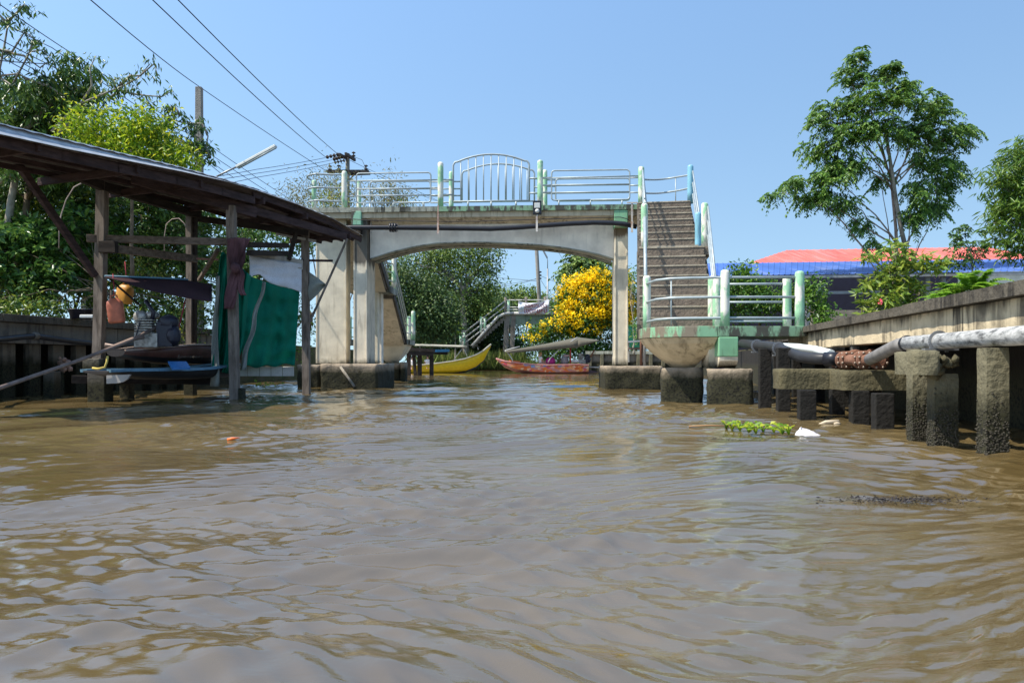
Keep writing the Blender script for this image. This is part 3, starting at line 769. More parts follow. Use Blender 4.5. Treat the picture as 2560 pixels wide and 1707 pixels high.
cap_post(1999, 12.75, 1.3, CAM_H+(HY-676)/F*12.75, .078)
for px, Y, zb, pyt in ((985,26.1,3.2,628),(955,25.0,3.2,600),(1022,30.2,1.55,790),(1033,29.0,1.55,777)):
    cap_post(px, Y, zb, CAM_H+(HY-pyt)/F*Y, .078)
# ---------------------------------------------------------------- railings
R1 = .020
def rr(pts, rad, n=4):
    """rounded polyline"""
    out = [pts[0]]
    for i in range(1, len(pts)-1):
        a, b, c = pts[i-1], pts[i], pts[i+1]
        p = b+(a-b).normalized()*rad; q = b+(c-b).normalized()*rad
        for k in range(n+1):
            t = k/n; out.append(p*(1-t)**2+b*2*t*(1-t)+q*t*t)
    out.append(pts[-1]); return out
def rail(ptlists, r=R1, mat='galv', name='railing', par=bridge, each=False):
    if each or len(ptlists) == 2:
        for p in ptlists: mb = MB(); mb.tube(p, r, 8); mb.build(name, M[mat], par)
        return
    mb = MB()
    for p in ptlists: mb.tube(p, r, 8)
    return mb.build(name, M[mat], par)
def zpy(px, py, back): return CAM_H+(HY-py)/F*BY(px,back)
def panel(px0, px1, pyt, pyb, back, mids, r=R1):
    zt0, zt1 = zpy(px0,pyt,back), zpy(px0,pyt,back); zb = zpy(px0,pyb,back)
    c = [B(px0,zb,back), B(px0,zt0,back), B(px1,zt0,back), B(px1,zb,back)]
    m = (c[0]+c[3])/2
    L = [rr([m,c[0],c[1],c[2],c[3],m], .09)]
    for py in mids:
        z = zpy(px0,py,back); L.append([B(px0,z,back), B(px1,z,back)])
    return L
nb = .08; fb = 1.25
L = panel(891, 1077, 434, 508, nb, (473, 490)); z1, z2, z3 = zpy(860,453,nb), zpy(860,472.5,nb), zpy(860,491,nb)
L += [[B(866,z1,nb),B(1101,z1,nb)],[B(866,z3,nb),B(891,z3,nb)],[B(1077,z2,nb),B(1101,z2,nb)],[B(1077,z3,nb),B(1101,z3,nb)]]
L += [[B(x,ZD,nb),B(x,zpy(891,508,nb),nb)] for x in (910,983,1058)]
rail(L)
L = panel(925, 1076, 455, 508, fb, (473.5,)); L += [[B(897,zpy(900,453,fb),fb),B(925,zpy(900,453,fb),fb)]]
L += [[B(1076,zpy(1076,y,fb),fb),B(1155,zpy(1076,y,fb),fb)] for y in (455,473,490,507)]
L += [[B(x,ZD,fb),B(x,zpy(x,508,fb),fb)] for x in (925,1060)]
rail(L, .022)
def arch_panel(px0, px1, pys, pya, pyb, back, nv, r):
    z0, za, zb = zpy(px0,pys,back), zpy((px0+px1)/2,pya,back), zpy(px0,pyb,back)
    a, b = B(px0,0,back), B(px1,0,back); N = 18; top = []
    for i in range(N+1):
        t = i/N; p = a.lerp(b,t); top.append(V(p.x,p.y,z0+(za-z0)*(1-(2*t-1)**2)))
    L = [rr([V(a.x,a.y,zb), V(a.x,a.y,z0-.02), top[0]+V(.06,0,.05)], .05)+top[1:-1]+rr([top[-1]+V(-.06,0,.05), V(b.x,b.y,z0-.02), V(b.x,b.y,zb)], .05)]
    L.append([V(a.x,a.y,zb), V(b.x,b.y,zb)])
    Lt = []
    for i in range(1, nv+1):
        t = i/(nv+1); p = a.lerp(b,t); Lt.append([V(p.x,p.y,zb), V(p.x,p.y,z0+(za-z0)*(1-(2*t-1)**2))])
    return L, Lt
L, Lt = arch_panel(1133, 1323, 410, 386, 504, nb, 9, R1)
L += [[B(1101,zpy(1101,y,nb),nb),B(1133,zpy(1133,y,nb),nb)] for y in (450,487)]+[[B(1323,zpy(1323,y,nb),nb),B(1350,zpy(1350,y,nb),nb)] for y in (446,483)]
L += [[B(x,ZD,nb),B(x,zpy(x,504,nb),nb)] for x in (1170,1228,1290)]
rail(L, .025); rail(Lt, .015)
L, Lt = arch_panel(1155, 1336, 432, 410, 505, fb, 9, R1)
L += [[B(1336,zpy(1336,y,fb),fb),B(1362,zpy(1362,y,fb),fb)] for y in (447,468,483)]
rail(L, .023); rail(Lt, .014)
L = panel(1379, 1574, 427, 501, nb, (463,482))
L += [[B(a,zpy(a,y,nb),nb),B(b,zpy(b,y-1,nb),nb)] for a, b in ((1350,1379),(1574,1603)) for y in (445,464,482)]
L += [[B(1353,zpy(1353,446,nb),nb),B(1600,zpy(1600,440,nb),nb)]]
L += [[B(x,ZD,nb),B(x,zpy(x,501,nb),nb)] for x in (1397,1476,1555)]
rail(L)
L = panel(1389, 1574, 448, 503, fb, (464,483)); L += [[B(1362,zpy(1362,y,fb),fb),B(1389,zpy(1389,y,fb),fb)] for y in (450,466,484)]
rail(L, .022)
# curved rails round the left end
for py in (438, 471, 504):
    z = zpy(820, py, .08); pts = [B(858,z,.08), B(835,z,.05), B(812,z,.0)]
    c = bx(XL+.30, z, .42)
    for i in range(1, 9):
        a = -math.pi/2-math.pi*.62*i/8; pts.append(c+V(math.cos(a)*.5, math.sin(a)*.5, 0))
    rail([pts], .026)
# top right curved rails of the stair head
for py0, py1 in ((449,438),(483,471)):
    z = zpy(1612, py0, .08)
    pts = [B(1608,z,.08), P(1640,py0+.5,20.8), P(1670,py0-2.5,20.95), P(1698,py0-7,20.6), P(1722,py1,20.05)]
    sm = []
    for i in range(len(pts)-1):
        p0 = pts[max(i-1,0)]; p1 = pts[i]; p2 = pts[i+1]; p3 = pts[min(i+2,len(pts)-1)]
        for k in range(4):
            s = k/4; sm.append(.5*((2*p1)+(p2-p0)*s+(2*p0-5*p1+4*p2-p3)*s*s+(3*p1-p0-3*p2+p3)*s**3))
    sm.append(pts[-1]); rail([sm], .024)
rail([[V(PX(1689,20.75),20.75,ZD), P(1689,445,20.75)]], .014)
# rails down the stair
def ln(a, b): return [a, b]
R_top = V(PX(1728,20.0),20.0,0)
def P3(px, Y, z): return V(PX(px,Y),Y,z)
for dz in (.86, .56, .26):
    rail([ln(P3(1732,19.95,ZD+dz-.03), P3(1750,17.35,3.11+dz)), ln(P3(1770,16.0,3.11+dz), P3(1790,13.75,1.3+dz))], .020)
    rail([ln(P3(1607,20.0,ZD+dz), P3(1612,16.15,3.11+dz+.2))], .020)
rail([ln(P3(1612,16.0,3.11+.62), P3(1614,13.6,1.3+.93))], .034); rail([ln(P3(1607,20.0,ZD+.8), P3(1614,16.1,3.11+.95))], .03)
# lower landing rails
for z in (2.12, 1.79, 1.44):
    Y = 12.75
    pts = [P3(1617,13.5,z-.03), P3(1640,13.12,z-.01), P3(1675,12.95,z), P3(1720,12.86,z), P3(1770,12.80,z), P3(1812,12.75,z), P3(1999,12.75,z)]
    rail([pts], .022)
    rail([ln(P3(1785,13.9,z), P3(1967,13.8,z))], .022)
rail([ln(P3(1678,12.95,1.3), P3(1678,12.95,2.1))], .012)
# left far stair rails
for dz in (.86,.56,.26):
    rail([ln(V(lx(22)+.66,22.4,ZD+dz), V(lx(25)+.66,24.95,3.2+dz)), ln(V(lx(26)+.66,26.2,3.2+dz), V(lx(28)+.66,28.9,1.55+dz)), ln(V(lx(28)+.66,28.9,1.55+dz), V(lx(30)+.62,30.2,1.55+dz)), ln(V(lx(26)+.66,26.2,3.2+dz), V(lx(25)+.3,24.95,3.2+dz))], .022, each=True)
# far landing rails seen between the left columns
for dz in (.86,.5,.15):
    rail([ln(V(lx(29)-.6,28.8,1.5+dz), V(lx(29)-2.4,28.8,1.5+dz))], .022, 'greenpost')
for x in (-.65,-1.5): post(V(lx(29)+x,28.8,1.5), .95, .07)
# ================================================================ things on the bridge
def bridge_pipe():
    t = thing('water_pipe', 'black water pipe hung along the front of the footbridge', 'pipe', (0,20.2,4.2))
    pts = [BP(px,py,-.22) for px,py in ((790,571),(880,569),(960,569),(1100,570),(1227,572),(1290,569),(1355,564),(1420,559.5),(1483,556.5),(1530,557.5),(1559,560),(1592,567))]
    mb = MB(); mb.tube(pts, .066, 16); mb.build('pipe_run', M['pvcblack'], t)
    mb = MB(); c = BP(983,569,-.22)
    mb.lathe(c-V(.1,0,0), [(.066,0),(.12,.01),(.12,.05),(.085,.055),(.085,.07),(.125,.075),(.125,.12),(.085,.125),(.085,.14),(.12,.145),(.12,.19),(.066,.2)], 18, BR_U); mb.build('coupling', M['pvcblack'], t)
    for k in range(6):
        mb = MB(); a = 2*math.pi*k/6; mb.beam(c+V(-.11,math.cos(a)*.105,math.sin(a)*.105), c+V(.13,math.cos(a)*.105,math.sin(a)*.105), .018,.018); mb.build('bolt', M['steelgrey2'], t)
    for px, yt in ((1095,514),(1342,540),(1580,507)):
        yc = np.interp(px, [1095,1342,1580], [570,564,566])
        mb = MB(); a = BP(px,yt,-.2); b = BP(px,yc-9,-.2); mb.beam(a, b, .045, .02, (0,1,0))
        mb.beam(BP(px,yc-12,-.27), BP(px,yc+15,-.31), .05, .02, (0,1,0)); mb.beam(BP(px,yc-9,-.14)+V(0,-.13,0), BP(px,yc-9,-.14)+V(0,.15,0), .04,.02)
        mb.build('hanger', M['hanger'], t)
    mb = MB(); mb.beam(BP(1567,507,-.2), BP(1594,507,-.2), .04,.03); mb.build('hanger', M['hanger'], t)
bridge_pipe()
mb = MB(); pts = [BP(px,py,-.12) for px,py in ((872,547),(925,551),(1000,552.5),(1100,554),(1200,553.5),(1300,550),(1400,547),(1500,544.5),(1550,543),(1566,547),(1575,553))]
mb.tube(pts, .011, 5); tag(mb.build('cable', M['wire']), 'thin dark cable strung along the bridge beam above the pipe', 'cable')
def solar_lamp():
    t = thing('flood_lamp', 'small black security lamp with white panel fixed to the bridge edge', 'lamp', B(1343,4.85,-.15))
    a = BP(1343,520,-.17); mb = MB(); mb.box(a.x-.115,a.x+.115,a.y-.03,a.y+.05,a.z-.18,a.z+.19); mb.build('housing', M['pvcblack'], t, bevel=.015)
    mb = MB(); mb.box(a.x-.075,a.x+.075,a.y-.045,a.y-.025,a.z-.01,a.z+.13); mb.build('light_panel', M['whitepaint'], t, bevel=.01)
    mb = MB(); mb.ell((a.x,a.y-.05,a.z-.09),(.06,.05,.055),12); mb.build('sensor_dome', M['whitepaint'], t)
    mb = MB(); mb.beam((a.x,a.y,a.z-.18),(a.x,a.y,a.z-.36),.03,.03); mb.build('bracket', M['galv'], t)
solar_lamp()
# ================================================================ boathouse
def boathouse():
    t = thing('boathouse', 'open timber boathouse with dark plank posts and a long sagging tin roof', 'boathouse', (-5.8, 14.5, 0))
    A = V(-6.5, 9.7, 0); e = V(.355, .935, 0); n = V(-.935, .355, 0)
    def edge(px, py):
        k = (px-1280)/F; s = (A.x-k*A.y)/(k*e.y-e.x); p = A+e*s; return V(p.x, p.y, CAM_H+(HY-py)/F*p.y)
    E = [edge(px,py) for px,py in ((-330,232),(-150,275),(0,311),(160,350),(300,384),(446,418),(560,449),(640,472),(740,508),(830,545),(905,588))]
    # rear line: follows the front one 2.1 m further in, a bit lower
    def rear(i): 
        w = 2.15 if i < len(E)-1 else 1.3
        return E[i]+n*w+V(0,0,-.02)
    R = [rear(i) for i in range(len(E))]
    # corrugated sheets
    mb = MB(); m = 16
    for i in range(len(E)-1):
        L = (E[i+1]-E[i]).length; c = max(2, int(L/.06))
        vs = []
        for j in range(c+1):
            f = j/c; h = .007*math.sin(j*math.pi/2+.3)
            a = E[i].lerp(E[i+1], f)+V(0,0,h); b = R[i].lerp(R[i+1], f)+V(0,0,h)
            vs += [a, b]
        mb.add(vs, [(2*j,2*j+1,2*j+3,2*j+2) for j in range(c)])
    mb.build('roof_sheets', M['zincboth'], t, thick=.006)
    # tilted zinc edge sheet, wide at the left and running out to the right
    mb = MB(); wd = [.20,.17,.15,.14,.11,.085,.05,.03,.02,.012,.01]
    vs = []
    for i, p in enumerate(E):
        vs += [p+V(0,0,.03)+n*.06, p-n*.0+V(0,0,-wd[i]*.45), p-n*.10+V(0,0,-wd[i])] if i < 7 else [p+V(0,0,.02)+n*.04, p+V(0,0,-wd[i]*.4), p-n*.02+V(0,0,-wd[i])]
    mb.add(vs, [(3*i+k,3*i+3+k,3*i+4+k,3*i+1+k) for i in range(len(E)-1) for k in (0,1)])
    mb.build('edge_sheet', M['zinc'], t, thick=.006)
    # fascia board under the edge (two lengths, overlapping)
    def run(off, drop, hgt, wdt, i0, i1, mat='woodred', name='purlin'):
        for i in range(i0, i1):
            mb = MB(); f0 = 0; a = E[i].lerp(R[i], off)+V(0,0,-drop); b = E[i+1].lerp(R[i+1], off)+V(0,0,-drop)
            mb.beam(a, b+(b-a).normalized()*.03, wdt, hgt); mb.build(name, M[mat], t)
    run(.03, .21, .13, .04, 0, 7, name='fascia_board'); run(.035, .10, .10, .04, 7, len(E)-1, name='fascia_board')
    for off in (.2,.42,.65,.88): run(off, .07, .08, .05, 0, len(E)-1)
    for i, f in ((1,.5),(2,.6),(4,.3),(5,.5),(7,.2),(8,.3),(9,.6)):
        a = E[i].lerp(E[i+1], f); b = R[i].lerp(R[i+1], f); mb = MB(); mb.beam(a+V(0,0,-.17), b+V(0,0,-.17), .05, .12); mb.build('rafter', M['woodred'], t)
    # second beam under the eave (steps along the front posts)
    def bm_(a, b, w, h, mat='woodred', name='beam'):
        mb = MB(); mb.beam(a, b, w, h); return mb.build(name, M[mat], t, bevel=.004)
    bm_(P(330,444,12.6), P(640,532,14.4), .06, .20); bm_(P(590,515,14.1), P(865,592,17.0), .06, .15)
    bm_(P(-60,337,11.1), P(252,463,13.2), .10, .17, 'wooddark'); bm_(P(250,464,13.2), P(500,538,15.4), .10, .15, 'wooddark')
    bm_(P(480,545,15.4), P(770,583,16.6), .08, .12, 'wooddark')
    # posts
    def pst(px0, pyt, px1, pyb, Y, w, mat='wood', d=None):
        a = P(px1,pyb,Y); a.z = -.5 if pyb > 940 else a.z; b = P(px0,pyt,Y); mb = MB()
        k = 6; pr = a
        for i in range(1, k+1):
            q = a.lerp(b, i/k)+V(random.uniform(-.006,.006),0,0) if i < k else b
            mb.beam(pr, q, d or w, w, (1,0,0)); pr = q
        return mb.build('post', M[mat], t)
    pst(256, 455, 243, 1000, 13.3, .155); pst(578, 515, 588, 1001, 14.0, .15); pst(763, 572, 766, 984, 16.8, .15)
    pst(474, 525, 474, 870, 15.3, .11, 'wood'); pst(487, 540, 485, 870, 15.35, .09, 'wooddark')
    mb = MB(); mb.rbox((PX(218,13.25),13.1),(1,0),.29,.3,.55,.76); mb.build('post_base', M['leftwall'], t, bevel=.01)
    for px, pyb, Y, w in ((238,1008,13.0,.3),(310,990,14.6,.2),(470,985,15.5,.2),(592,1000,13.95,.19),(120,1005,14.6,.22)):
        mb = MB(); mb.rbox((PX(px,Y)-w/2,Y+.02),(1,0),w,w,-.5,.52 if px!=592 else .22); mb.build('stump', M['stump'], t, bevel=.015)
    # braces and rails
    bm_(P(28,385,11.8), P(238,690,13.2), .09, .10, 'woodred', 'brace')
    bm_(P(868,597,17.0), P(773,808,16.75), .055, .05, 'wood', 'brace'); bm_(P(741,580,16.4), P(722,650,16.3), .08, .08, 'wooddark', 'brace')
    bm_(P(217,596,13.2), P(575,605,14.1), .08, .13, 'woodh'); bm_(P(290,622,13.35), P(492,648,14.9), .07, .14, 'woodh')
    bm_(P(250,618,13.25), P(292,618,13.25), .12, .2, 'wooddark')
    bm_(P(545,624,14.3), P(498,700,15.2), .07, .06, 'woodh', 'brace')
    bm_(P(622,612,15.0), P(717,614,15.9), .14, .10, 'wooddark', 'log'); bm_(P(622,632,15.0), P(717,634,15.9), .14, .10, 'wooddark', 'log')
    bm_(P(624,636,15.4), P(756,662,16.7), .03, .21, 'pale', 'board')
    bm_(P(752,651,16.7), P(831,652,17.3), .05, .05, 'woodred', 'stick')
    bm_(P(446,645,14.6), P(545,649,15.2), .035, .035, 'woodpink', 'stick')
    bm_(P(690,585,16.3), P(790,603,16.9), .03, .05, 'pale', 'stick')
    # cross beams that carry the boats
    bm_(P(180,948,13.6), P(540,952,14.6), .14, .14, 'wooddark'); bm_(P(255,945,13.2), P(330,930,16.0), .14, .14, 'wooddark')
    bm_(P(505,1000,14.3)+V(0,0,.02), P(610,1000,14.3)+V(0,0,.02), .08, .06, 'woodh', 'plank')
    return t
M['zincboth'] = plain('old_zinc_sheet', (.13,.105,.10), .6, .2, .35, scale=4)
M['pale'] = concrete('pale_weathered_board', (.42,.40,.36), dark=(.12,.10,.08), streak=.6)
M['woodpink'] = plain('pinkish_stick', (.30,.14,.11), .8)
M['stump'] = concrete('wet_dark_stump', (.10,.09,.075), dark=(.02,.02,.018), streak=.6, algae=.4)
boathouse()
# ---------------------------------------------------------------- cloths
def surf(name, fn, nu, nv, mat, label, cat, thick=.006, parent=None):
    mb = MB(); mb.grid(fn, nu, nv); o = mb.build(name, mat, parent, thick=thick)
    if label: tag(o, label, cat)
    return o
def clothmat(name, c, weave=60, rough=.85, trans=.0, var=.2, sc=(1,1,1)):
    m = NT(name); c = Vector(c); n = m.noise(2.5, 6, (1,1,.5)); fine = m.noise(weave, 2, sc)
    col = m.mix(m.mr(n,.3,.7), c*(1-var), c*(1+var)); col = m.mix(m.math('MULTIPLY', m.mr(fine,.45,.6), .3), col, c*.45)
    m.bump(fine, .2, .004); mm = m.fin(col, rough, spec=.15)
    if trans:
        tr = m.n('ShaderNodeBsdfTranslucent'); m.l(col, tr.inputs[0]); mx = m.n('ShaderNodeMixShader'); mx.inputs[0].default_value = trans
        m.l(m.b.outputs[0], mx.inputs[1]); m.l(tr.outputs[0], mx.inputs[2]); m.l(mx.outputs[0], m.out.inputs[0])
    return mm
M['net'] = clothmat('green_shade_net', (.010,.23,.145), trans=.4)
M['whitesheet'] = clothmat('white_sheet', (.78,.80,.85), trans=.25, var=.08)
M['purple'] = clothmat('faded_purple_cloth', (.11,.055,.062), var=.7, sc=(1,1,1))
M['tarp'] = clothmat('maroon_tarpaulin', (.055,.028,.032), trans=.1)
M['sheer'] = clothmat('pale_netting', (.45,.47,.42), trans=.5)
def lerp(a, b, t): return a+(b-a)*t
def netfn(u, v):     # main right part of the net
    px = lerp(606, 737+12*(1-v), u)
    top = np.interp(px, [590,625,650,658,700,752], [690,690,700,703,716,728]); bot = np.interp(px, [590,612,650,737,760], [918,916,917,910,908])
    py = lerp(top, bot, v)+ (3*math.sin(px*.13) if v > .97 else 0)
    Y = lerp(14.35, 16.55, (px-560)/190)+.05*math.sin(u*21+v*2.3)+.04*math.sin(u*9-v*5)+.05*math.sin(v*9)*(1-u)+.05*mn.noise(V(u*7,v*11,0))+.03*math.sin(v*26+u*3)*(.3+u)
    return P(px, py, Y)
o = surf('shade_net', netfn, 60, 30, M['net'], 'green shade netting hung between the boathouse posts under the white sheet', 'netting')
def fold(u, v):      # left hanging folds
    px = lerp(lerp(556,529,v**.6), lerp(628,582+18*math.sin(v*3.1),v), u); py = lerp(lerp(628,690,u), lerp(925,937,u), v)
    Y = 14.15+.10*math.sin(u*13+v*3.5)+.06*math.sin(u*27-v*2)+.1*u
    return P(px, py, Y)
surf('net_fold', fold, 50, 30, M['net'], None, None, parent=o)
def strip(u, v):
    px = lerp(lerp(656,598,v), lerp(664,612,v), u)+3*math.sin(v*14); py = lerp(705, 925, v)
    return P(px, py, 14.25+.6*(1-v)+.04*math.sin(u*6+v*9))
surf('net_edge', strip, 6, 30, M['sheer'], None, None, parent=o)
def lstrip(u, v):
    return P(lerp(lerp(540,524,v),lerp(549,541+6*v,v),u)+2*math.sin(v*9), lerp(690,966,v), 14.05+.05*math.sin(u*5+v*8))
surf('net_edge', lstrip, 5, 26, M['sheer'], None, None, parent=o)
def wsheet(u, v):
    px = lerp(624, 754, u); py = lerp(lerp(640,660,u), lerp(690,731,u)-7*math.sin(u*9)*(1-u)-6*max(0,1-abs(u-.2)*8)*v, v)
    return P(px, py, lerp(15.3,16.65,u)-.03+.03*math.sin(u*14+v*4)+.02*math.sin(v*17+u*5))
surf('white_sheet', wsheet, 40, 14, M['whitesheet'], 'white plastic sheet above the green netting in the boathouse', 'sheet')
def sail(u, v):
    a = P(771,678,16.75).lerp(P(818,713,16.95), u); b = P(772,754,16.75).lerp(P(818,713,16.95), u)
    p = a.lerp(b, v); p.y += .06*math.sin(v*7+u*4); p.z -= .05*math.sin(math.pi*v)*(1-u)*0; return p
surf('loose_netting', sail, 12, 14, M['sheer'], 'pale scrap of loose netting blown right of the boathouse corner post', 'netting')
mb = MB()
for k in range(7):   # panel of pale boards under the net
    x0 = 533+k*29; mb.hexa([P(x0,940,14.6+k*.27),P(x0+28,940,14.6+k*.27+.27),P(x0+28,940,14.64+k*.27+.27),P(x0,940,14.64+k*.27)],[P(x0,916+random.uniform(-1,2),14.6+k*.27),P(x0+28,916,14.6+k*.27+.27),P(x0+28,916,14.64+k*.27+.27),P(x0,916,14.64+k*.27)])
tag(mb.build('low_board', M['pale']), 'low run of pale boards along the foot of the green netting', 'board')
def cloth():
    t = thing('hanging_cloth', 'faded purple patterned cloth tied in a knot around a boathouse post', 'cloth', P(588,700,13.7))
    def up(u, v):
        a = 2*math.pi*u; r = lerp(24, 12, v**.8)+5*math.sin(a*7+v*3)+3*math.sin(a*3-v*6)
        c = P(lerp(597,588,v), lerp(596,672,v), 13.85); return c+V(math.cos(a)*r/F*13.85, math.sin(a)*.5*r/F*13.85, 0)
    surf('gathered_top', up, 56, 14, M['purple'], None, None, parent=t)
    def dn(u, v):
        a = 2*math.pi*u; r = lerp(9, 19, v)*(1-.75*max(0,v-.75)*4*.6)+4*math.sin(a*5+v*8); c = P(lerp(589,571,v), lerp(668,772,v), 13.82)
        return c+V(math.cos(a)*r*.8/F*13.8, math.sin(a)*.4*r/F*13.8, 0)
    surf('hanging_tail', dn, 44, 16, M['purple'], None, None, parent=t)
    def dn2(u, v):
        a = 2*math.pi*u; r = lerp(8, 10, v)*(1-.5*v)+3*math.sin(a*5+v*8); c = P(lerp(592,610,v)+5*math.sin(v*6), lerp(668,738,v), 13.82)
        return c+V(math.cos(a)*r/F*13.8, math.sin(a)*.5*r/F*13.8, 0)
    surf('hanging_tail', dn2, 36, 14, M['purple'], None, None, parent=t)
    mb = MB(); mb.ell(P(588,670,13.72),(.085,.075,.10),12,jit=.12); mb.build('knot', M['purple'], t)
cloth()
# ---------------------------------------------------------------- tarpaulin awning over the hoisted boat
def awning():
    t = thing('boat_awning', 'dark maroon tarpaulin awning with a blue front edge over the engine', 'awning', P(400,760,13.6))
    def fn(u, v):
        top = P(lerp(262,530,u), np.interp(u,[0,.75,1],[691,700,712]), lerp(13.0,14.4,u)); bot = P(lerp(272,530,u), np.interp(u,[0,.4,.75,1],[695,727,745,754]), lerp(12.9,13.6,u)-.2*v)
        p = top.lerp(bot, v); p.z += -.03*math.sin(math.pi*v)*u; return p
    surf('tarpaulin', fn, 24, 8, M['tarp'], None, None, parent=t)
    mb = MB(); mb.tube([P(262,690,13.0),P(400,695,13.7),P(470,699,14.05)], .016, 8); mb.build('front_pole', M['bluetube'], t)
    mb = MB(); mb.tube([P(276,699,12.98),P(352,765,13.3)], .018, 8); mb.build('strut', M['wooddark'], t)
    mb = MB(); mb.tube([P(464,747,13.6),P(438,858,13.5)], .012, 6); mb.build('strut', M['redrope'], t)
M['bluetube'] = plain('blue_painted_tube', (.10,.22,.30), .5)
M['redrope'] = plain('red_cord', (.30,.03,.05), .8)
awning()
# ---------------------------------------------------------------- jerrycans
M['orange_pl'] = plain('orange_plastic_can', (.40,.115,.06), .5, 0, .45); M['yellow_pl'] = plain('yellow_plastic_can', (.50,.23,.03), .5, 0, .35)
def jerrycan(c, w, d, h, rotz, tilt, mat, label):
    t = thing('jerrycan', label, 'jerrycan', c)
    R = Matrix.Rotation(rotz,3,'Z') @ Matrix.Rotation(tilt,3,'Y')
    mb = MB(); sec = [(0,.86),(.04,.97),(.10,1),(.72,1),(.86,.92),(.95,.62),(1,.5)]; n = 20; vs = []
    for f, k in sec:
        for i in range(n):
            a = 2*math.pi*i/n; ca, sa = math.cos(a), math.sin(a); q = (abs(ca)**4+abs(sa)**4)**-.25
            vs.append(c+R @ V(ca*q*w/2*k, sa*q*d/2*k, h*(f-1)))
    m = len(sec); mb.add(vs, [(i*n+k,i*n+(k+1)%n,(i+1)*n+(k+1)%n,(i+1)*n+k) for i in range(m-1) for k in range(n)]+[tuple(range(n-1,-1,-1)),tuple((m-1)*n+k for k in range(n))], True)
    mb.build('can_body', M[mat], t)
    mb = MB(); mb.tube([c+R@V(-w*.2,0,-.03), c+R@V(-w*.18,0,.05), c+R@V(w*.18,0,.05), c+R@V(w*.2,0,-.03)], .016, 8); mb.build('handle', M[mat], t)
    mb = MB(); mb.tube([c+R@V(0,0,.05), c+V(0,0,.2), c+V(-.02,0,.42)], .008, 6); mb.build('cord', M['redrope'], t)
    return t
jerrycan(P(285,746,13.0), .26, .22, .42, .3, -.12, 'orange_pl', 'dirty orange plastic jerrycan hanging from a cord in the boathouse')
jerrycan(P(315,712,13.7), .27, .20, .34, -.2, .15, 'yellow_pl', 'yellow plastic jerrycan hanging just behind the orange one')
# ---------------------------------------------------------------- boats: generic hull
def hull(name, st, mats, rows, parent, w=None, inner=True):
    """st: stations (pos Vector at centre, side Vector, half beam, z sheer, z keel); rows: (frac, material idx)"""
    mb = MB(); fr = rows; nr = len(fr)
    ring = []
    for (c, sd_, hb, zs, zk) in st:
        r = []
        prof = [(1.0, zs), (.97, lerp(zs,zk,.35)), (.86, lerp(zs,zk,.65)), (.55, lerp(zs,zk,.9)), (0, zk)]
        for f, z in prof: r.append(V(c.x,c.y,0)+sd_*(hb*f)+V(0,0,z))
        for f, z in reversed(prof[:-1]): r.append(V(c.x,c.y,0)-sd_*(hb*f)+V(0,0,z))
        ring.append(r)
    n = len(ring[0]); vs = [p for r in ring for p in r]; b = len(mb.v)
    rowmat = rows + rows[::-1]
    for i in range(len(ring)-1):
        for k in range(n-1):
            mb.cur = rowmat[k]; mb.add([ring[i][k], ring[i][k+1], ring[i+1][k+1], ring[i+1][k]], [(0,1,2,3)], True)
    # transom
    mb.cur = rows[-1]; mb.add(ring[0], [tuple(range(n))]); 
    mb.cur = 0
    o = mb.build(name, mats, parent, thick=.02, weld=True)
    return o
def gunwale(st, r, mat, parent):
    for s in (1, -1):
        mb = MB(); pts = [V(c.x,c.y,zs)+sd_*(hb*s) for c, sd_, hb, zs, zk in st]
        for a, b in zip(pts[:-1], pts[1:]): mb.beam(a, b+(b-a)*.02, r*1.6, r)
        mb.build('gunwale', mat, parent)
def stations(pts, zs, zk, hb):
    out = []
    for i, p in enumerate(pts):
        d = (pts[min(i+1,len(pts)-1)]-pts[max(i-1,0)]); d.z = 0; d.normalize()
        out.append((p, V(d.y,-d.x,0), hb[i], zs[i], zk[i]))
    return out
def engine(t, c, s, mats=('alu','blk')):
    """block with ribs, tank, exhaust; c base centre, s scale"""
    mb = MB(); mb.box(c.x-.28*s,c.x+.22*s,c.y-.2*s,c.y+.2*s,c.z,c.z+.30*s)
    mb.ell(c+V(-.12*s,0,.45*s),(.20*s,.18*s,.2*s),12,jit=.05)
    for k in range(6): mb.box(c.x-.26*s,c.x+.12*s,c.y-.23*s,c.y+.23*s,c.z+(.3+k*.055)*s,c.z+(.325+k*.055)*s)
    mb.build('engine_block', M[mats[0]], t, bevel=.01*s)
    mb = MB(); mb.lathe(c+V(-.18*s,-.1*s,.66*s), [(.02,-.09*s),(.13*s,-.08*s),(.14*s,0),(.12*s,.07*s),(.03,.09*s)], 16, (0,1,0)); mb.ell(c+V(.02*s,0,.70*s),(.16*s,.16*s,.1*s),12); mb.build('air_filter', M[mats[0]], t)
    mb = MB(); mb.box(c.x+.18*s,c.x+.52*s,c.y-.16*s,c.y+.2*s,c.z+.02*s,c.z+.55*s); mb.ell(c+V(.38*s,0,.55*s),(.22*s,.2*s,.16*s),12,jit=.1); mb.ell(c+V(.52*s,-.05*s,.25*s),(.14*s,.2*s,.22*s),12,jit=.1); mb.build('radiator', M[mats[1]], t, bevel=.03*s)
    mb = MB(); mb.tube([c+V(.05*s,-.1*s,.55*s), c+V(.12*s,-.14*s,.75*s), c+V(-.06*s,-.14*s,1.02*s)], .045*s, 10); mb.build('exhaust_pipe', M[mats[1]], t)
M['alu'] = plain('dirty_cast_metal', (.33,.32,.29), .5, .5, .5, .3, scale=14); M['blk'] = plain('black_engine_paint', (.018,.018,.03), .45)
M['brownhull'] = plain('brown_varnished_hull', (.10,.045,.035), .4, 0, .35); M['bluehull'] = plain('light_blue_boat_paint', (.10,.20,.27), .5, 0, .3)
M['darkhull'] = plain('dark_wet_hull', (.02,.018,.018), .6); M['blueboard'] = plain('bright_blue_board', (.025,.13,.32), .45)
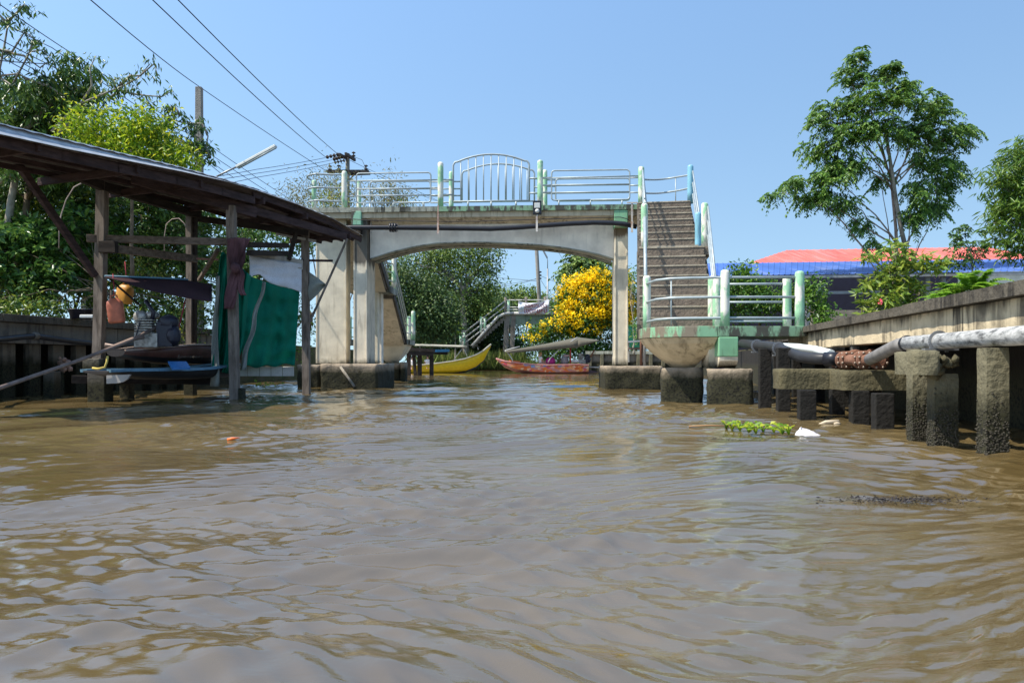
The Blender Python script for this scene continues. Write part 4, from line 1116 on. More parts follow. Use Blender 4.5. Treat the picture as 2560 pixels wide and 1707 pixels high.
M['whitehull'] = plain('chalky_white_paint', (.34,.32,.29), .6, 0, .15); M['yellowrope'] = plain('yellow_rope', (.55,.42,.10), .8)
def hoisted_boat():
    t = thing('longtail_boat', 'brown wooden longtail boat hoisted inside the boathouse with its engine on the stern', 'boat', P(440,905,13.4))
    d = V(.40, .917, 0); a = P(290,880,13.1); a.z = 0
    pts = [a+d*s for s in (0,.35,.8,1.3,1.9,2.5,3.1)]
    st = stations(pts, [.90,.93,.98,1.03,1.03,1.05,1.12], [.80,.74,.68,.66,.66,.66,.68], [.22,.30,.42,.46,.48,.46,.40])
    hull('hull', st, [M['brownhull'], M['darkhull']], [0,0,1,1], t); gunwale(st, .03, M['woodpale'], t)
    mb = MB()
    for k in range(1, 4): c = pts[k+1]; mb.beam(c-V(.6,-.8,0)*.4+V(0,0,.95), c+V(.6,-.8,0)*.4+V(0,0,.95), .2, .02)
    mb.build('thwarts', M['woodpale'], t)
    engine(t, P(378,868,13.35), .80)
    # long propeller shaft reaching out of the picture
    mb = MB(); mb.tube([P(395,815,13.3), P(330,850,12.9), P(200,900,11.3), P(0,969,9.2), P(-150,1015,8.2)], [.03,.03,.026,.026,.026], 10); mb.build('propeller_shaft', M['shaft'], t)
    mb = MB(); mb.tube([P(262,862,12.8), P(285,866,12.85), P(330,848,12.95), P(360,842,13.1)], .035, 8); mb.build('tiller_handle', M['shaft'], t)
    mb = MB(); mb.tube([P(338,848,13),P(352,800,13.2),P(368,785,13.25)], .012, 6); mb.build('fuel_hose', M['blk'], t)
    # faint white lettering strokes on the hull side
    mb = MB(); sd_ = V(.6,-.8,0)
    for k in range(26):
        x = 445+k*2.4; h = 4+3*math.sin(k*2.1)+ (5 if k < 2 else 0); c0 = P(x, 891+h*.4, 12.9); c1 = P(x+1.5, 891-h*.5, 12.9)
        Yh = 13.35-.0; yy = 13.38+(x-445)*.014; c0 = P(x,892+h*.4,yy); c1 = P(x+1.6,892-h*.5,yy)
        mb.beam(c0, c1, .005, .005)
    mb.build('lettering', M['leftwall'], t)
M['woodpale'] = plain('worn_pale_timber', (.36,.27,.22), .7, 0, .3); M['shaft'] = plain('worn_steel_shaft', (.22,.16,.13), .5, .3, .3)
hoisted_boat()
def blue_boat():
    t = thing('small_boat', 'small light blue boat moored low under the hoisted brown longtail', 'boat', P(340,960,12.4))
    d = V(.42, .907, 0); a = P(240,925,12.2); a.z = 0
    pts = [a+d*s for s in (0,.3,.8,1.4,2.0,2.7)]
    st = stations(pts, [.56,.57,.57,.57,.59,.66], [.52,.46,.42,.40,.40,.42], [.30,.36,.42,.44,.40,.34])
    hull('hull', st, [M['bluehull'], M['darkhull']], [1,1,1,1], t)
    for s in (1,-1):
        for i in range(len(st)-1):
            mb = MB(); p = V(pts[i].x,pts[i].y,st[i][3])+st[i][1]*st[i][2]*s; q = V(pts[i+1].x,pts[i+1].y,st[i+1][3])+st[i+1][1]*st[i+1][2]*s
            mb.beam(p, q, .13, .045); mb.build('gunwale', M['bluehull'], t)
    mb = MB(); mb.hexa([P(420,908,13.0),P(466,908,13.2),P(476,923,12.9),P(430,925,12.7)],[P(420,906,13.0)+V(0,0,.02),P(466,906,13.2)+V(0,0,.02),P(476,921,12.9)+V(0,0,.02),P(430,923,12.7)+V(0,0,.02)]); mb.build('seat_board', M['blueboard'], t)
    mb = MB(); poly = [P(266,938,12.0),P(326,936,12.0),P(318,948,12.0),P(306,955,12.0),P(290,958,12.0),P(266,959,12.0)]; mb.prism(poly, (0,.04,0)); mb.build('rudder', M['whitehull'], t)
    mb = MB(); mb.tube([P(231,920,11.95),P(245,922,11.95),P(262,918,11.95),P(267,905,11.98),P(269,890,12.0)], .018, 8); mb.build('rope', M['yellowrope'], t)
blue_boat()
# pots on the wall, stone pile below
for i, (px, py, r, h, mat, lb) in enumerate(((192,798,.16,.20,'blk','wide black plant pot on the wall coping behind the boathouse post'),(214,790,.15,.24,'blk','taller black plant pot at the back of the left wall coping'))):
    Y = 16.0+i*.6; c = P(px,py,Y); c.z = 1.615; mb = MB(); mb.lathe(c, [(r*.75,0),(r,h*.9),(r*1.08,h*.9),(r*1.08,h),(r*.95,h),(r*.9,h*.8)], 18)
    tag(mb.build('plant_pot', M[mat]), lb, 'plant pot')
mb = MB(); c = P(222,800,15.8); mb.box(c.x-.14,c.x+.14,c.y-.1,c.y+.1,1.612,1.68); tag(mb.build('tray', M['whitepaint'], None, bevel=.015), 'small white tray on the left wall coping beside the black pots', 'tray')
mb = MB()
for k in range(18): mb.ell(P(random.uniform(148,184), random.uniform(895,925), 15.6+random.uniform(-.1,.2)), (random.uniform(.03,.07),)*3, 6, jit=.35)
tag(mb.build('rubble_heap', plain('pinkish_rubble',(.42,.27,.21),.9,0,.4)), 'pinkish rubble heap in the gap between the left wall piles', 'rubble', kind='stuff')
# ================================================================ vegetation
GD = 2.6
def unit(a): return a/np.maximum(np.linalg.norm(a, axis=-1, keepdims=True), 1e-9)
def leaf_arrays(pos, axis, nrm, L, W):
    """one folded four-vertex leaf per row"""
    axis = unit(axis); side = unit(np.cross(axis, nrm)); up = np.cross(side, axis)
    L = L[:,None]; W = W[:,None]
    a = pos; tip = pos+axis*L-up*L*.10; mid = pos+axis*L*.45
    l = mid+side*W*.5+up*W*.18; r = mid-side*W*.5+up*W*.18
    return np.stack([a, l, tip, r], 1).reshape(-1, 3)
def leaf_mesh(name, V4, mats, parent=None, midx=None):
    o0 = np.array(root_loc(parent)) if parent is not None else V4.mean(0)*[1,1,0]+[0,0,V4[:,2].min()]
    n = len(V4)//4; co = (V4-o0).astype('f')
    b = np.arange(n)*4
    tri = np.stack([np.stack([b,b+1,b+2],-1), np.stack([b,b+2,b+3],-1)],1).reshape(-1).astype('i')
    me = bpy.data.meshes.new(name); me.vertices.add(len(co)); me.vertices.foreach_set('co', co.ravel())
    me.loops.add(len(tri)); me.loops.foreach_set('vertex_index', tri)
    me.polygons.add(2*n); me.polygons.foreach_set('loop_start', np.arange(0,6*n,3,dtype='i')); me.polygons.foreach_set('loop_total', np.full(2*n,3,dtype='i'))
    if not isinstance(mats,(list,tuple)): mats = [mats]
    for m in mats: me.materials.append(m)
    if midx is not None: me.polygons.foreach_set('material_index', np.repeat(midx,2).astype('i'))
    me.update(calc_edges=True)
    o = bpy.data.objects.new(name, me); 
    if parent is None: o.location = tuple(o0)
    link(o, parent); return o
def blob_points(blobs, dens, rng, shell=.55):
    """clump centres in px-described ellipsoids: (px,py,Y,rx,ry[,depth])"""
    out = []; 
    for bl in blobs:
        px, py, Y, rx, ry = bl[:5]; c = P(px,py,Y); a = rx/F*Y; b = ry/F*Y; d = bl[5] if len(bl) > 5 else (a+b)/2
        n = max(4, int(dens*GD*(a*b*d)**(2/3)))
        v = unit(rng.normal(size=(n,3))); r = (shell+(1-shell)*rng.random((n,1)))*(1+.10*rng.normal(size=(n,1)))
        out.append(np.array(c)+v*r*np.array([a,d,b]))
    return np.concatenate(out)
def foliage(cl, mode, rng, size, per=14, spread=.25, droop=.5, aspect=.35, center=None):
    """leaves around clump centres"""
    n = len(cl); 
    if mode == 'whorl':      # leaves radiating from a twig tip, hanging
        c = np.repeat(cl, per, 0); N = len(c)
        ax = unit(rng.normal(size=(N,3))); ax[:,2] = ax[:,2]*.5-droop; ax = unit(ax)
        pos = c+rng.normal(size=(N,3))*spread*.35*[1,1,.6]
        L = size*rng.uniform(.65,1.2,N)
    elif mode == 'pinnate':  # sprays with leaflets in pairs
        k, m = per; sp = np.repeat(cl, k, 0); S = len(sp)
        d = unit(rng.normal(size=(S,3))); d[:,2] = d[:,2]*.5+.1; d = unit(d)
        if center is not None: d = unit(d+.5*unit(sp-center))
        LEN = spread*rng.uniform(.7,1.2,S)
        ps, axs = [], []
        for j in range(m):
            t = (j+1)/m
            p = sp+d*(LEN*t)[:,None]; p[:,2] -= droop*LEN*t*t
            td = d.copy(); td[:,2] -= 2*droop*t; td = unit(td)
            sd_ = unit(np.cross(td, [0,0,1.])+1e-6)
            for s in (1,-1):
                a = sd_*s*.8+td*.55; a[:,2] -= .35; a += rng.normal(size=a.shape)*.15
                ps.append(p); axs.append(a)
        pos = np.concatenate(ps); ax = unit(np.concatenate(axs)); N = len(pos); L = size*rng.uniform(.75,1.15,N)
    else:                    # loose
        c = np.repeat(cl, per, 0); N = len(c)
        pos = c+rng.normal(size=(N,3))*spread; ax = unit(rng.normal(size=(N,3))+unit(pos-c)*.7-[0,0,droop]); L = size*rng.uniform(.6,1.25,N)
    nr = unit(rng.normal(size=(len(pos),3))*.55+[-.15,-.2,.8])
    return leaf_arrays(pos, ax, nr, L, L*aspect*rng.uniform(.8,1.2,len(pos)))
def branches(base, blobs, r0, rng, fork=None, cl=None, mat='bark', parent=None, name='trunk', twigs=30, low=None):
    mb = MB(); base = Vector(base); fork = Vector(fork) if fork is not None else base+V(0,0,1)
    k = 6; pts = []
    for i in range(k+1):
        t = i/k; p = base.lerp(fork,t)+V(rng.normal()*r0*.35,rng.normal()*r0*.35,0)*math.sin(math.pi*t); pts.append(p)
    mb.tube(pts, [r0*(1.25-.45*i/k) if i else r0*1.5 for i in range(k+1)], 10)
    ends = []
    for bl in blobs:
        e = P(*bl[:3]); d = e-fork; q = []
        s0 = pts[-1].lerp(pts[-2], rng.random()*.8)
        if low is not None and e.z < low: s0 = pts[1].lerp(pts[4], rng.random())
        for i in range(7):
            t = i/6; p = s0.lerp(e,t); p.z += .12*d.length*math.sin(math.pi*t)*(.3 if d.z > abs(d.x) else 1)*.6; p += Vector(rng.normal(size=3)*.02*d.length*(t>0)); q.append(p)
        mb.tube(q, [r0*(.55-.42*i/6) for i in range(7)], 7); ends.append(q)
    if cl is not None and len(cl) and ends:
        idx = rng.choice(len(cl), min(twigs, len(cl)), replace=False)
        for i in idx:
            c = Vector(cl[i]); q = min(ends, key=lambda q: (q[-1]-c).length); s = q[int(rng.integers(2,6))]
            m = s.lerp(c,.5)+V(0,0,.08*(c-s).length); mb.tube([s,m,c], [r0*.14,r0*.09,r0*.04], 5)
    return mb.build(name, M[mat], parent)
def bare_trunk(label, pts, r, name='tree_trunk'):
    mb = MB(); q = [P(*p) for p in pts]; mb.tube(q, [r*(1-.5*i/len(q)) for i in range(len(q))], 10); tag(mb.build(name, M['bark']), label, 'tree trunk')
def tree(name, label, cat, base, blobs, mat, dens=9, mode='loose', size=.14, per=14, spread=.22, droop=.4, aspect=.38, r0=.12, fork=None, bark='bark', seed=1, shell=.5, twigs=30, group=None, extra=None, low=None):
    rng = np.random.default_rng(seed); t = thing(name, label, cat, base, group)
    cl = blob_points(blobs, dens, rng, shell)
    if extra is not None: cl = np.concatenate([cl, np.array([tuple(P(*e)) for e in extra])])
    V4 = foliage(cl, mode, rng, size, per, spread, droop, aspect, cl.mean(0))
    leaf_mesh('crown', V4, mat, t)
    branches(base, blobs, r0, rng, fork, cl, bark, t, twigs=twigs, low=low)
    return t
LM = {}
LM['mango'] = leafmat('dark_glossy_leaves', [(.030,.072,.018),(.05,.115,.022),(.08,.165,.03),(.13,.215,.045)], .35, .22)
LM['lime'] = leafmat('yellow_green_leaves', [(.09,.20,.015),(.17,.31,.014),(.30,.43,.02),(.40,.44,.03)], .45, .4)
LM['mid'] = leafmat('mid_green_leaves', [(.03,.08,.015),(.05,.13,.02),(.09,.19,.03)], .42, .3)
LM['under'] = leafmat('undergrowth_leaves', [(.028,.068,.016),(.05,.115,.022),(.10,.19,.03),(.22,.28,.04)], .38, .28)
LM['neem'] = leafmat('neem_leaves', [(.04,.105,.016),(.07,.16,.024),(.11,.22,.035),(.17,.29,.05)], .42, .3)
LM['neemr'] = leafmat('bright_mango_leaves', [(.06,.14,.02),(.11,.21,.03),(.17,.27,.04)], .4, .3)  # lighter greens than the other mango leaves
LM['far'] = leafmat('far_tree_leaves', [(.05,.10,.024),(.085,.16,.032),(.14,.23,.045),(.21,.28,.06)], .5, .2)
LM['darkfar'] = leafmat('dark_far_leaves', [(.035,.075,.02),(.06,.115,.027),(.11,.17,.045)], .5, .15)
LM['wispy'] = leafmat('dusty_leaves', [(.10,.12,.05),(.16,.17,.07),(.24,.22,.08)], .6, .3)
LM['plum'] = leafmat('plumeria_leaves', [(.10,.19,.03),(.18,.28,.04),(.28,.34,.05)], .4, .35)
LM['hedge'] = leafmat('hedge_leaves', [(.035,.10,.015),(.07,.17,.02),(.13,.25,.03)], .4, .3)
LM['flower'] = leafmat('yellow_blossom', [(.86,.56,.006),(.88,.64,.008),(.90,.70,.01)], .6, .3, .5)
LM['grass'] = leafmat('bank_grass', [(.08,.14,.03),(.14,.20,.045),(.22,.25,.08)], .6, .3)
LM['fern'] = leafmat('fern_fronds', [(.10,.24,.02),(.16,.33,.03),(.22,.40,.05)], .5, .4)
LM['hedge2'] = leafmat('glossy_broad_leaves', [(.025,.075,.018),(.045,.12,.025),(.08,.18,.04),(.15,.28,.05)], .3, .25)
LM['dry'] = leafmat('dry_twigs', [(.10,.07,.05),(.18,.12,.08)], .8, .1)
# ---- left bank
tree('mango_tree', 'big dark mango tree with pale leaning trunk and long bare boughs at the left edge', 'tree', P(20,785,19.5), 
     [(60,330,19.5,120,80,2),(150,280,19,110,75,1.6),(190,205,18.5,75,62,1),(350,370,20.5,130,60,1.5),(30,250,20,80,60,2),(160,390,18.8,110,60,1.2),(110,240,19.2,80,50,1),(130,420,19,150,60,2),(10,460,20,90,90,2)],
     LM['mango'], dens=27, mode='whorl', size=.25, per=20, spread=.28, droop=.75, aspect=.24, r0=.09, fork=P(70,470,19.6), seed=4, twigs=50, bark='barkdark', shell=.35)
def sprays(label, paths, mat, seed, size=.2, Y=18, name='branch_spray', parent=None, per=11):
    rng = np.random.default_rng(seed); t = thing(name, label, 'tree', P(*paths[0][0], Y))
    mb = MB(); cl = []
    for path in paths:
        pts = [P(x,y,Y+rng.normal()*.05) for x,y in path]; n = len(pts); mb.tube(pts, [max(.010,.035*(1-i/n)) for i in range(n)], 6)
        for i in range(1,n):
            if rng.random() < .9: cl.append(np.array(pts[i])+rng.normal(size=3)*.06)
            cl.append(np.array(pts[i].lerp(pts[i-1],rng.random()))+rng.normal(size=3)*.10)
    leaf_mesh('crown', foliage(np.array(cl),'whorl',rng,size,per,.22,.95,.26), mat, t); mb.build('bough', M['bark'], t)
    return t
sprays('leafy bough hanging into the sky at the top left corner', [[(-40,260),(-5,190),(10,120),(20,60),(40,35),(60,15)],[(0,125),(30,130),(62,80),(90,100)],[(-20,180),(30,215),(75,130),(110,125),(125,150)],[(10,130),(60,140),(100,170),(120,155)],[(20,60),(-10,30),(-20,10)],[(-60,200),(0,190),(45,185),(110,215)],[(75,130),(85,95)],[(0,60),(30,45),(60,12),(75,25)]], LM['mango'], 5, Y=17.5, size=.17, per=12)
sprays('long thin mango bough reaching right over the lime green tree', [[(130,330),(190,265),(260,235),(310,215),(345,195),(375,160)],[(270,250),(300,225),(330,235),(370,240),(405,242),(430,228)],[(300,215),(325,190),(350,190),(385,160),(395,190)],[(200,265),(230,215),(225,170),(240,140)],[(290,225),(285,200),(300,195)],[(60,195),(120,215),(160,240)]], LM['mango'], 6, Y=17.6, size=.17)
sprays('mango branch with hanging leaves in front of the tall bare pole', [[(300,370),(370,330),(430,300),(470,310),(500,320)],[(400,330),(425,290),(450,285)],[(470,310),(505,310),(520,340),(515,380)],[(430,340),(470,360),(510,360),(525,390)],[(450,290),(440,270),(420,268)],[(480,330),(495,360),(505,395)]], LM['mango'], 7, Y=18.2, size=.19, per=16)
tree('lime_green_tree', 'bright lime green bushy tree rising just above the boathouse roof', 'tree', P(330,700,18.5),
     [(235,325,17.6,60,42,.8),(310,300,17.8,75,32,.8),(360,340,17.7,60,60,.8),(270,370,17.7,60,40,.8),(425,395,17.7,60,50,.8),(330,400,17.7,70,40,.7),(190,315,17.7,30,22,.4),(400,320,17.8,50,30,.6),(455,400,17.9,25,30,.5)],
     LM['lime'], dens=44, mode='loose', size=.14, per=22, spread=.16, droop=.2, aspect=.36, r0=.04, fork=P(330,470,18.2), seed=8, shell=.5, bark='barkdark')
for i, (lab, bl, mat, sz, seed) in enumerate((
    ('dense dark leafy tree behind the leaning brace of the boathouse', [(60,560,21,120,110,1.5),(190,540,21,120,110,1.5),(90,460,21.5,130,70,1.3)], 'under', .20, 21),
    ('dark leafy tree behind the middle boathouse posts', [(350,520,21.5,130,110,1.5),(470,540,21.5,110,90,1.3),(420,620,21,120,80,1.2)], 'mango', .18, 22),
    ('yellow-green broad leaved shrub behind the first boathouse post', [(180,620,19.6,70,60,.7),(250,600,19.8,60,70,.7),(215,690,19.4,80,50,.7)], 'hedge', .19, 23),
    ('small leaved bush on the wall at the far left', [(40,700,19.0,100,60,1.1),(120,735,18.6,90,50,.9),(20,760,18.5,80,40,.8)], 'under', .10, 24),
    ('flowering shrub on the wall behind the jerrycans', [(300,720,19.5,90,60,.9),(380,700,19.7,70,60,.8),(270,765,19,70,30,.7),(340,740,19.3,60,40,.8)], 'lime2', .11, 25),
    ('leafy bush seen under the roof between net and bridge pillar', [(600,570,23,70,40,1),(680,570,23.2,70,50,1),(730,600,23,70,60,1),(560,640,22.5,60,60,1),(480,700,22,50,70,.9)], 'mid', .14, 26),
    ('low green bush on the bank beside the cream pillar', [(770,820,23,28,60,.6),(755,760,23.3,30,50,.6),(700,880,22.8,60,40,.6)], 'hedge', .10, 27),
    ('potted bush with yellow-green leaves at the back of the boathouse', [(465,790,19,45,55,.6),(510,760,19.4,40,50,.6),(450,850,18.6,50,40,.6)], 'lime2', .10, 28),
    ('dense dark bush low behind the hanging maroon tarpaulin', [(420,760,21,90,80,1),(330,650,21,90,70,1),(250,660,21.4,90,90,1),(100,650,21.4,110,90,1)], 'under', .16, 29))):
    if mat == 'lime2' and 'lime2' not in LM: LM['lime2'] = leafmat('yellowish_small_leaves', [(.04,.10,.015),(.09,.17,.02),(.20,.26,.03),(.28,.27,.05)], .45, .3)
    b0 = P(bl[0][0], 800, bl[0][2]); b0.z = 1.4
    tree('shrub' if i > 1 else 'leafy_tree', lab, 'bush' if i > 1 else 'tree', b0, bl, LM[mat], dens=26, mode='whorl' if sz > .15 else 'loose', size=sz, per=18, spread=.20, droop=.35, aspect=.42, r0=.05 if i > 1 else .1, fork=b0+V(.1,0,.8), seed=seed, shell=.3, bark='barkdark', twigs=20)
tree('leafy_tree', 'broad leaved mid-green tree filling the gap above the coping left of the first post', 'tree', V(-9.6,17.6,1.4), [(30,640,18.2,80,70,.8),(110,600,18.4,70,60,.8),(140,690,18.2,70,50,.7),(50,560,18.8,60,50,.7),(-40,620,18,70,90,.8),(190,560,19,50,60,.7),(60,700,18,80,40,.6)], LM['hedge2'], dens=30, mode='whorl', size=.24, per=14, spread=.22, droop=.35, aspect=.42, r0=.022, fork=V(-9.4,18.0,2.2), seed=78, shell=.3, bark='barkdark', twigs=2)
tree('hedge', 'dense low hedge of mixed leaves along the top of the left wall', 'hedge', V(-9.5,18,1.4), [(-40,770,17,80,28,.5),(60,772,17.2,70,24,.5),(150,775,17.6,60,22,.4),(300,785,18.4,70,24,.4),(400,790,19,70,24,.4),(500,800,19.6,60,24,.4),(100,740,18,90,30,.6),(250,760,19,70,30,.5),(590,810,20.4,50,28,.4)], LM['under'], dens=60, mode='loose', size=.12, per=16, spread=.13, droop=.2, aspect=.45, r0=.03, seed=77, shell=.3, bark='barkdark', twigs=12)
# dark growth behind everything on the left bank so that no sky shows low down
rng0 = np.random.default_rng(40)
tree('leafy_tree', 'shaded dark tree mass furthest back on the left bank behind the boathouse', 'tree', V(-15,27,1.4), [(20,600,27,200,170,1.5),(230,600,27,200,170,1.5),(430,600,27.5,150,140,1.5),(590,660,27.5,110,110,1.5),(680,760,27.5,100,110,1.2),(300,480,27,150,60,1.5)], LM['mango'], dens=16, mode='whorl', size=.30, per=22, spread=.35, droop=.4, aspect=.42, r0=.2, fork=V(-15,27,4), seed=41, shell=.2)
# pale leaning trunks at far left
def bare_trunk(label, pts, r, name='tree_trunk'):
    mb = MB(); q = [P(*p) for p in pts]; mb.tube(q, [r*(1-.5*i/len(q)) for i in range(len(q))], 10); tag(mb.build(name, M['bark']), label, 'tree trunk')
bare_trunk('pale forked tree trunk standing at the far left under the roof', [(-8,760,18.5),(15,600,18.5),(28,500,18.5),(40,440,18.5),(60,330,18.6),(125,260,18.6),(170,215,18.5)], .095)
bare_trunk('curved pale bough crossing low behind the leaning brace', [(-30,475,18.3),(20,440,18.3),(60,420,18.3),(90,400,18.3),(150,330,18.3),(190,290,18.3)], .07)
def hoop(label, pts, r=.014):
    mb = MB(); mb.tube([P(*p) for p in pts], r, 6); tag(mb.build('cane_hoop', M['woodpale']), label, 'cane')
hoop('thin pale cane bent in an arch left of the first boathouse post', [(147,620,17),(148,570,17),(152,540,17),(165,500,17),(185,468,17),(210,455,17)])
hoop('thin wire hoop arching between the boathouse posts', [(411,650,16),(411,590,16),(416,560,16),(430,548,16),(447,546,16),(462,560,16),(468,580,16)], .009)
# ---- behind the bridge, left
tree('wispy_tree', 'thin dusty tree rising behind the left end of the bridge railing', 'tree', V(PX(800,34),34,1.4), [(760,500,34,60,60,1.2),(830,470,34,60,40,1),(850,500,34.5,60,40,1)], LM['wispy'], dens=14, mode='loose', size=.19, per=22, spread=.34, droop=.1, aspect=.22, r0=.07, seed=51, shell=.2, bark='barkdark', extra=[(742,480,34),(800,425,34),(835,440,34),(765,470,34)])
tree('wispy_tree', 'sparse yellowing tree behind the left railing panel of the bridge', 'tree', V(PX(980,36),36,1.4), [(960,495,36,70,40,1.2),(1000,500,36,40,30,1)], LM['wispy'], dens=16, mode='loose', size=.19, per=20, spread=.30, droop=.1, aspect=.25, r0=.06, seed=52, shell=.2, bark='barkdark', extra=[(975,430,36),(977,450,36),(974,415,36),(970,470,36),(940,465,36)])
tree('shrub', 'yellow-green leafy treetop between pole and green railing post', 'tree', V(PX(830,32),32,1.4), [(840,500,32,35,35,.7),(810,510,32,40,25,.6),(1020,512,33,28,16,.5)], LM['lime2'], dens=20, size=.14, per=16, spread=.2, r0=.06, seed=53)
# ---- through the arch
tree('tall_tree', 'tall tree with a pale trunk at the centre of the arch', 'tree', V(PX(1168,66.5),66.5,.4), [(1110,640,67,45,25,1.2),(1180,625,67,40,20,1.2),(1225,622,67,24,12,.8),(1215,665,67,30,24,1),(1150,675,67,45,26,1.2),(1075,675,67,40,26,1.2),(1100,720,67,50,28,1.4),(1205,725,67,36,26,1.2),(1150,750,67,55,30,1.4),(1060,640,67,25,14,.8),(1215,770,67,30,26,1.2),(1010,650,66,25,14,.8)], LM['far'], dens=14, mode='loose', size=.29, per=34, spread=.55, droop=.2, aspect=.42, r0=.26, fork=V(PX(1155,66.5),66.5,7.4), seed=61, shell=.35)
tree('leafy_tree', 'dark round tree under the arch just right of the left stair', 'tree', V(PX(1030,52),52,1.4), [(1000,700,52,45,36,1.4),(1060,735,52,50,45,1.6),(960,740,50,50,80,2),(1030,790,51,80,60,2),(1100,800,52,60,55,2)], LM['darkfar'], dens=24, mode='loose', size=.24, per=32, spread=.4, droop=.3, aspect=.45, r0=.16, fork=V(PX(1030,52),52,5), seed=62, shell=.2, bark='barkdark')
tree('leafy_tree', 'shaded low trees behind the far stair and yellow boat', 'tree', V(PX(1160,70),70,.4), [(1120,800,69,70,60,2),(1190,810,70,60,60,2),(1150,860,68.5,120,40,2),(1240,800,71,60,60,2),(1230,870,70,80,30,1.5),(1060,850,68,70,50,2)], LM['darkfar'], dens=20, mode='loose', size=.27, per=32, spread=.5, droop=.3, aspect=.45, r0=.16, fork=V(PX(1160,70),70,4), seed=63, shell=.2, bark='barkdark')
tree('hedge', 'row of bushy treetops behind the far banner bridge', 'hedge', V(PX(1300,78),78,.4), [(1235,760,78,45,32,2),(1290,752,78,40,22,2),(1330,755,78,40,25,2),(1380,800,76,50,60,2),(1265,780,77,60,30,2)], LM['far'], dens=10, mode='loose', size=.4, per=26, spread=.5, droop=.2, aspect=.45, r0=.14, seed=64, shell=.3)
tree('small_tree', 'little lime green tree with star-shaped leaf tufts beside the far stair', 'tree', V(PX(1138,60),60,.5), [(1141,810,60,12,7,.4),(1133,830,60,18,9,.5)], LM['lime'], dens=14, mode='whorl', size=.42, per=26, spread=.3, droop=.5, aspect=.28, r0=.05, fork=V(PX(1138,60),60,2.4), seed=65)
tree('papaya_tree', 'dark feathery treetop poking up above the yellow blossom', 'tree', V(PX(1465,68),68,.5), [(1455,658,68,45,10,1.5),(1495,660,68,24,10,1),(1418,678,68,16,6,.8),(1460,645,68,28,6,1)], LM['far'], dens=12, mode='pinnate', size=.4, per=(5,6), spread=1.2, droop=.35, aspect=.4, r0=.12, fork=V(PX(1465,68),68,8), seed=66, twigs=10)
# flowering bush
def flowering():
    rng = np.random.default_rng(71); base = V(PX(1480,61),61,.6)
    t = thing('flowering_tree', 'big round bush covered in yellow blossom beside the right bridge column', 'tree', base)
    blobs = [(1430,770,61,28,50,1.4),(1460,715,61,35,25,1.3),(1500,705,61,40,22,1.3),(1550,720,61,30,40,1.4),(1440,760,61,45,60,1.8),(1490,750,61,50,70,2),(1530,770,61,40,60,1.8),(1460,800,60.6,60,50,1.8),(1430,810,60.5,32,30,1.2),(1570,775,61,24,45,1.2),(1338,835,60,26,18,.8),(1378,822,60,24,18,.8),(1500,720,61,34,24,1.4),(1425,745,61,22,18,1)]
    cl = blob_points(blobs, 20, rng, .6)
    leaf_mesh('crown', foliage(cl,'loose',rng,.30,20,.35,.3,.45), LM['mid'], t)
    fl = blob_points(blobs, 36, rng, .93); 
    c = np.array(P(1480,770,61)); keep = (fl[:,1] < c[1]+1.2) & (fl[:,2] > np.array([P(0,862,61).z]*len(fl))) ; fl = fl[keep]
    dn = rng.random(len(fl)); zt = P(0,820,61).z; fl = fl[(fl[:,2] > zt) | (dn < .28)]
    fl = fl+[-.10,-.25,.08]
    o = leaf_mesh('blossom', foliage(fl,'loose',rng,.17,13,.115,-.1,.85), LM['flower'], t)
    branches(base, blobs[:8], .12, rng, base+V(0,0,1.5), cl, 'barkdark', t, twigs=15)
flowering()
tree('shrub', 'shaded green bushes under the yellow blossom behind the orange boat', 'bush', V(PX(1400,60),60,.5), [(1420,870,60,60,30,1),(1480,870,60.3,60,35,1),(1370,875,61,36,30,1),(1305,870,68.5,40,40,1),(1540,860,60.5,40,40,1),(1590,850,60,30,40,1)], LM['mid'], dens=14, mode='loose', size=.3, per=22, spread=.35, droop=.3, aspect=.42, r0=.08, seed=72, shell=.2, bark='barkdark')
tree('small_tree', 'tree between the right bridge column and the stair', 'tree', V(PX(1585,50),50,1.2), [(1598,810,50,16,30,.8),(1580,700,52,10,40,.8),(1600,830,48,18,20,.8)], LM['hedge'], dens=14, mode='loose', size=.22, per=16, spread=.25, droop=.3, aspect=.4, r0=.06, seed=73)
# ---- right bank
tree('neem_tree', 'tall neem tree with a high domed crown and bare slim trunks on the right', 'tree', V(PX(2262,26),26,1.15),
     [(2145,145,26,28,30,.6),(2125,200,26,48,35,.8),(2215,185,26,40,38,.8),(2170,250,25.6,65,45,.9),(2250,240,25.6,60,50,.9),(2320,270,26,55,50,1),(2070,290,26,55,45,.9),(2130,330,25.6,70,45,.9),(2210,320,25.6,60,45,.9),(2290,330,25.8,60,50,.9),(2370,340,26,50,42,.8),(2400,330,26.2,30,25,.5),(2060,370,26,50,45,.8),(2130,400,25.8,55,45,.8),(2330,400,26,60,45,.9),(2080,440,25.8,60,40,.8),(1990,455,26,42,24,.6),(1945,478,26,28,18,.5),(2040,490,26,55,32,.7),(2110,500,26,45,30,.6),(2370,440,26,45,42,.7),(2350,500,26,40,32,.6),(2290,470,25.6,38,40,.6),(2290,530,25.7,38,40,.6),(2160,555,26,36,20,.5),(2190,600,26,30,12,.4),(2200,440,26.2,25,25,.4)],
     LM['neem'], dens=23, mode='pinnate', size=.15, per=(4,7), spread=.38, droop=.6, aspect=.38, r0=.055, fork=P(2226,420,26), seed=81, shell=.25, bark='barkneem', twigs=60, low=P(0,425,26).z)
bare_trunk('slim pinkish main stem of the tall neem rising through its crown gap', [(2262,612,25.9),(2250,560,25.85),(2240,500,25.8),(2230,430,25.8),(2222,380,25.8),(2215,330,25.9)], .075)
bt = [(2262,600,25.9),(2250,560,25.9),(2240,500,25.9),(2230,440,25.9),(2228,400,25.9)]
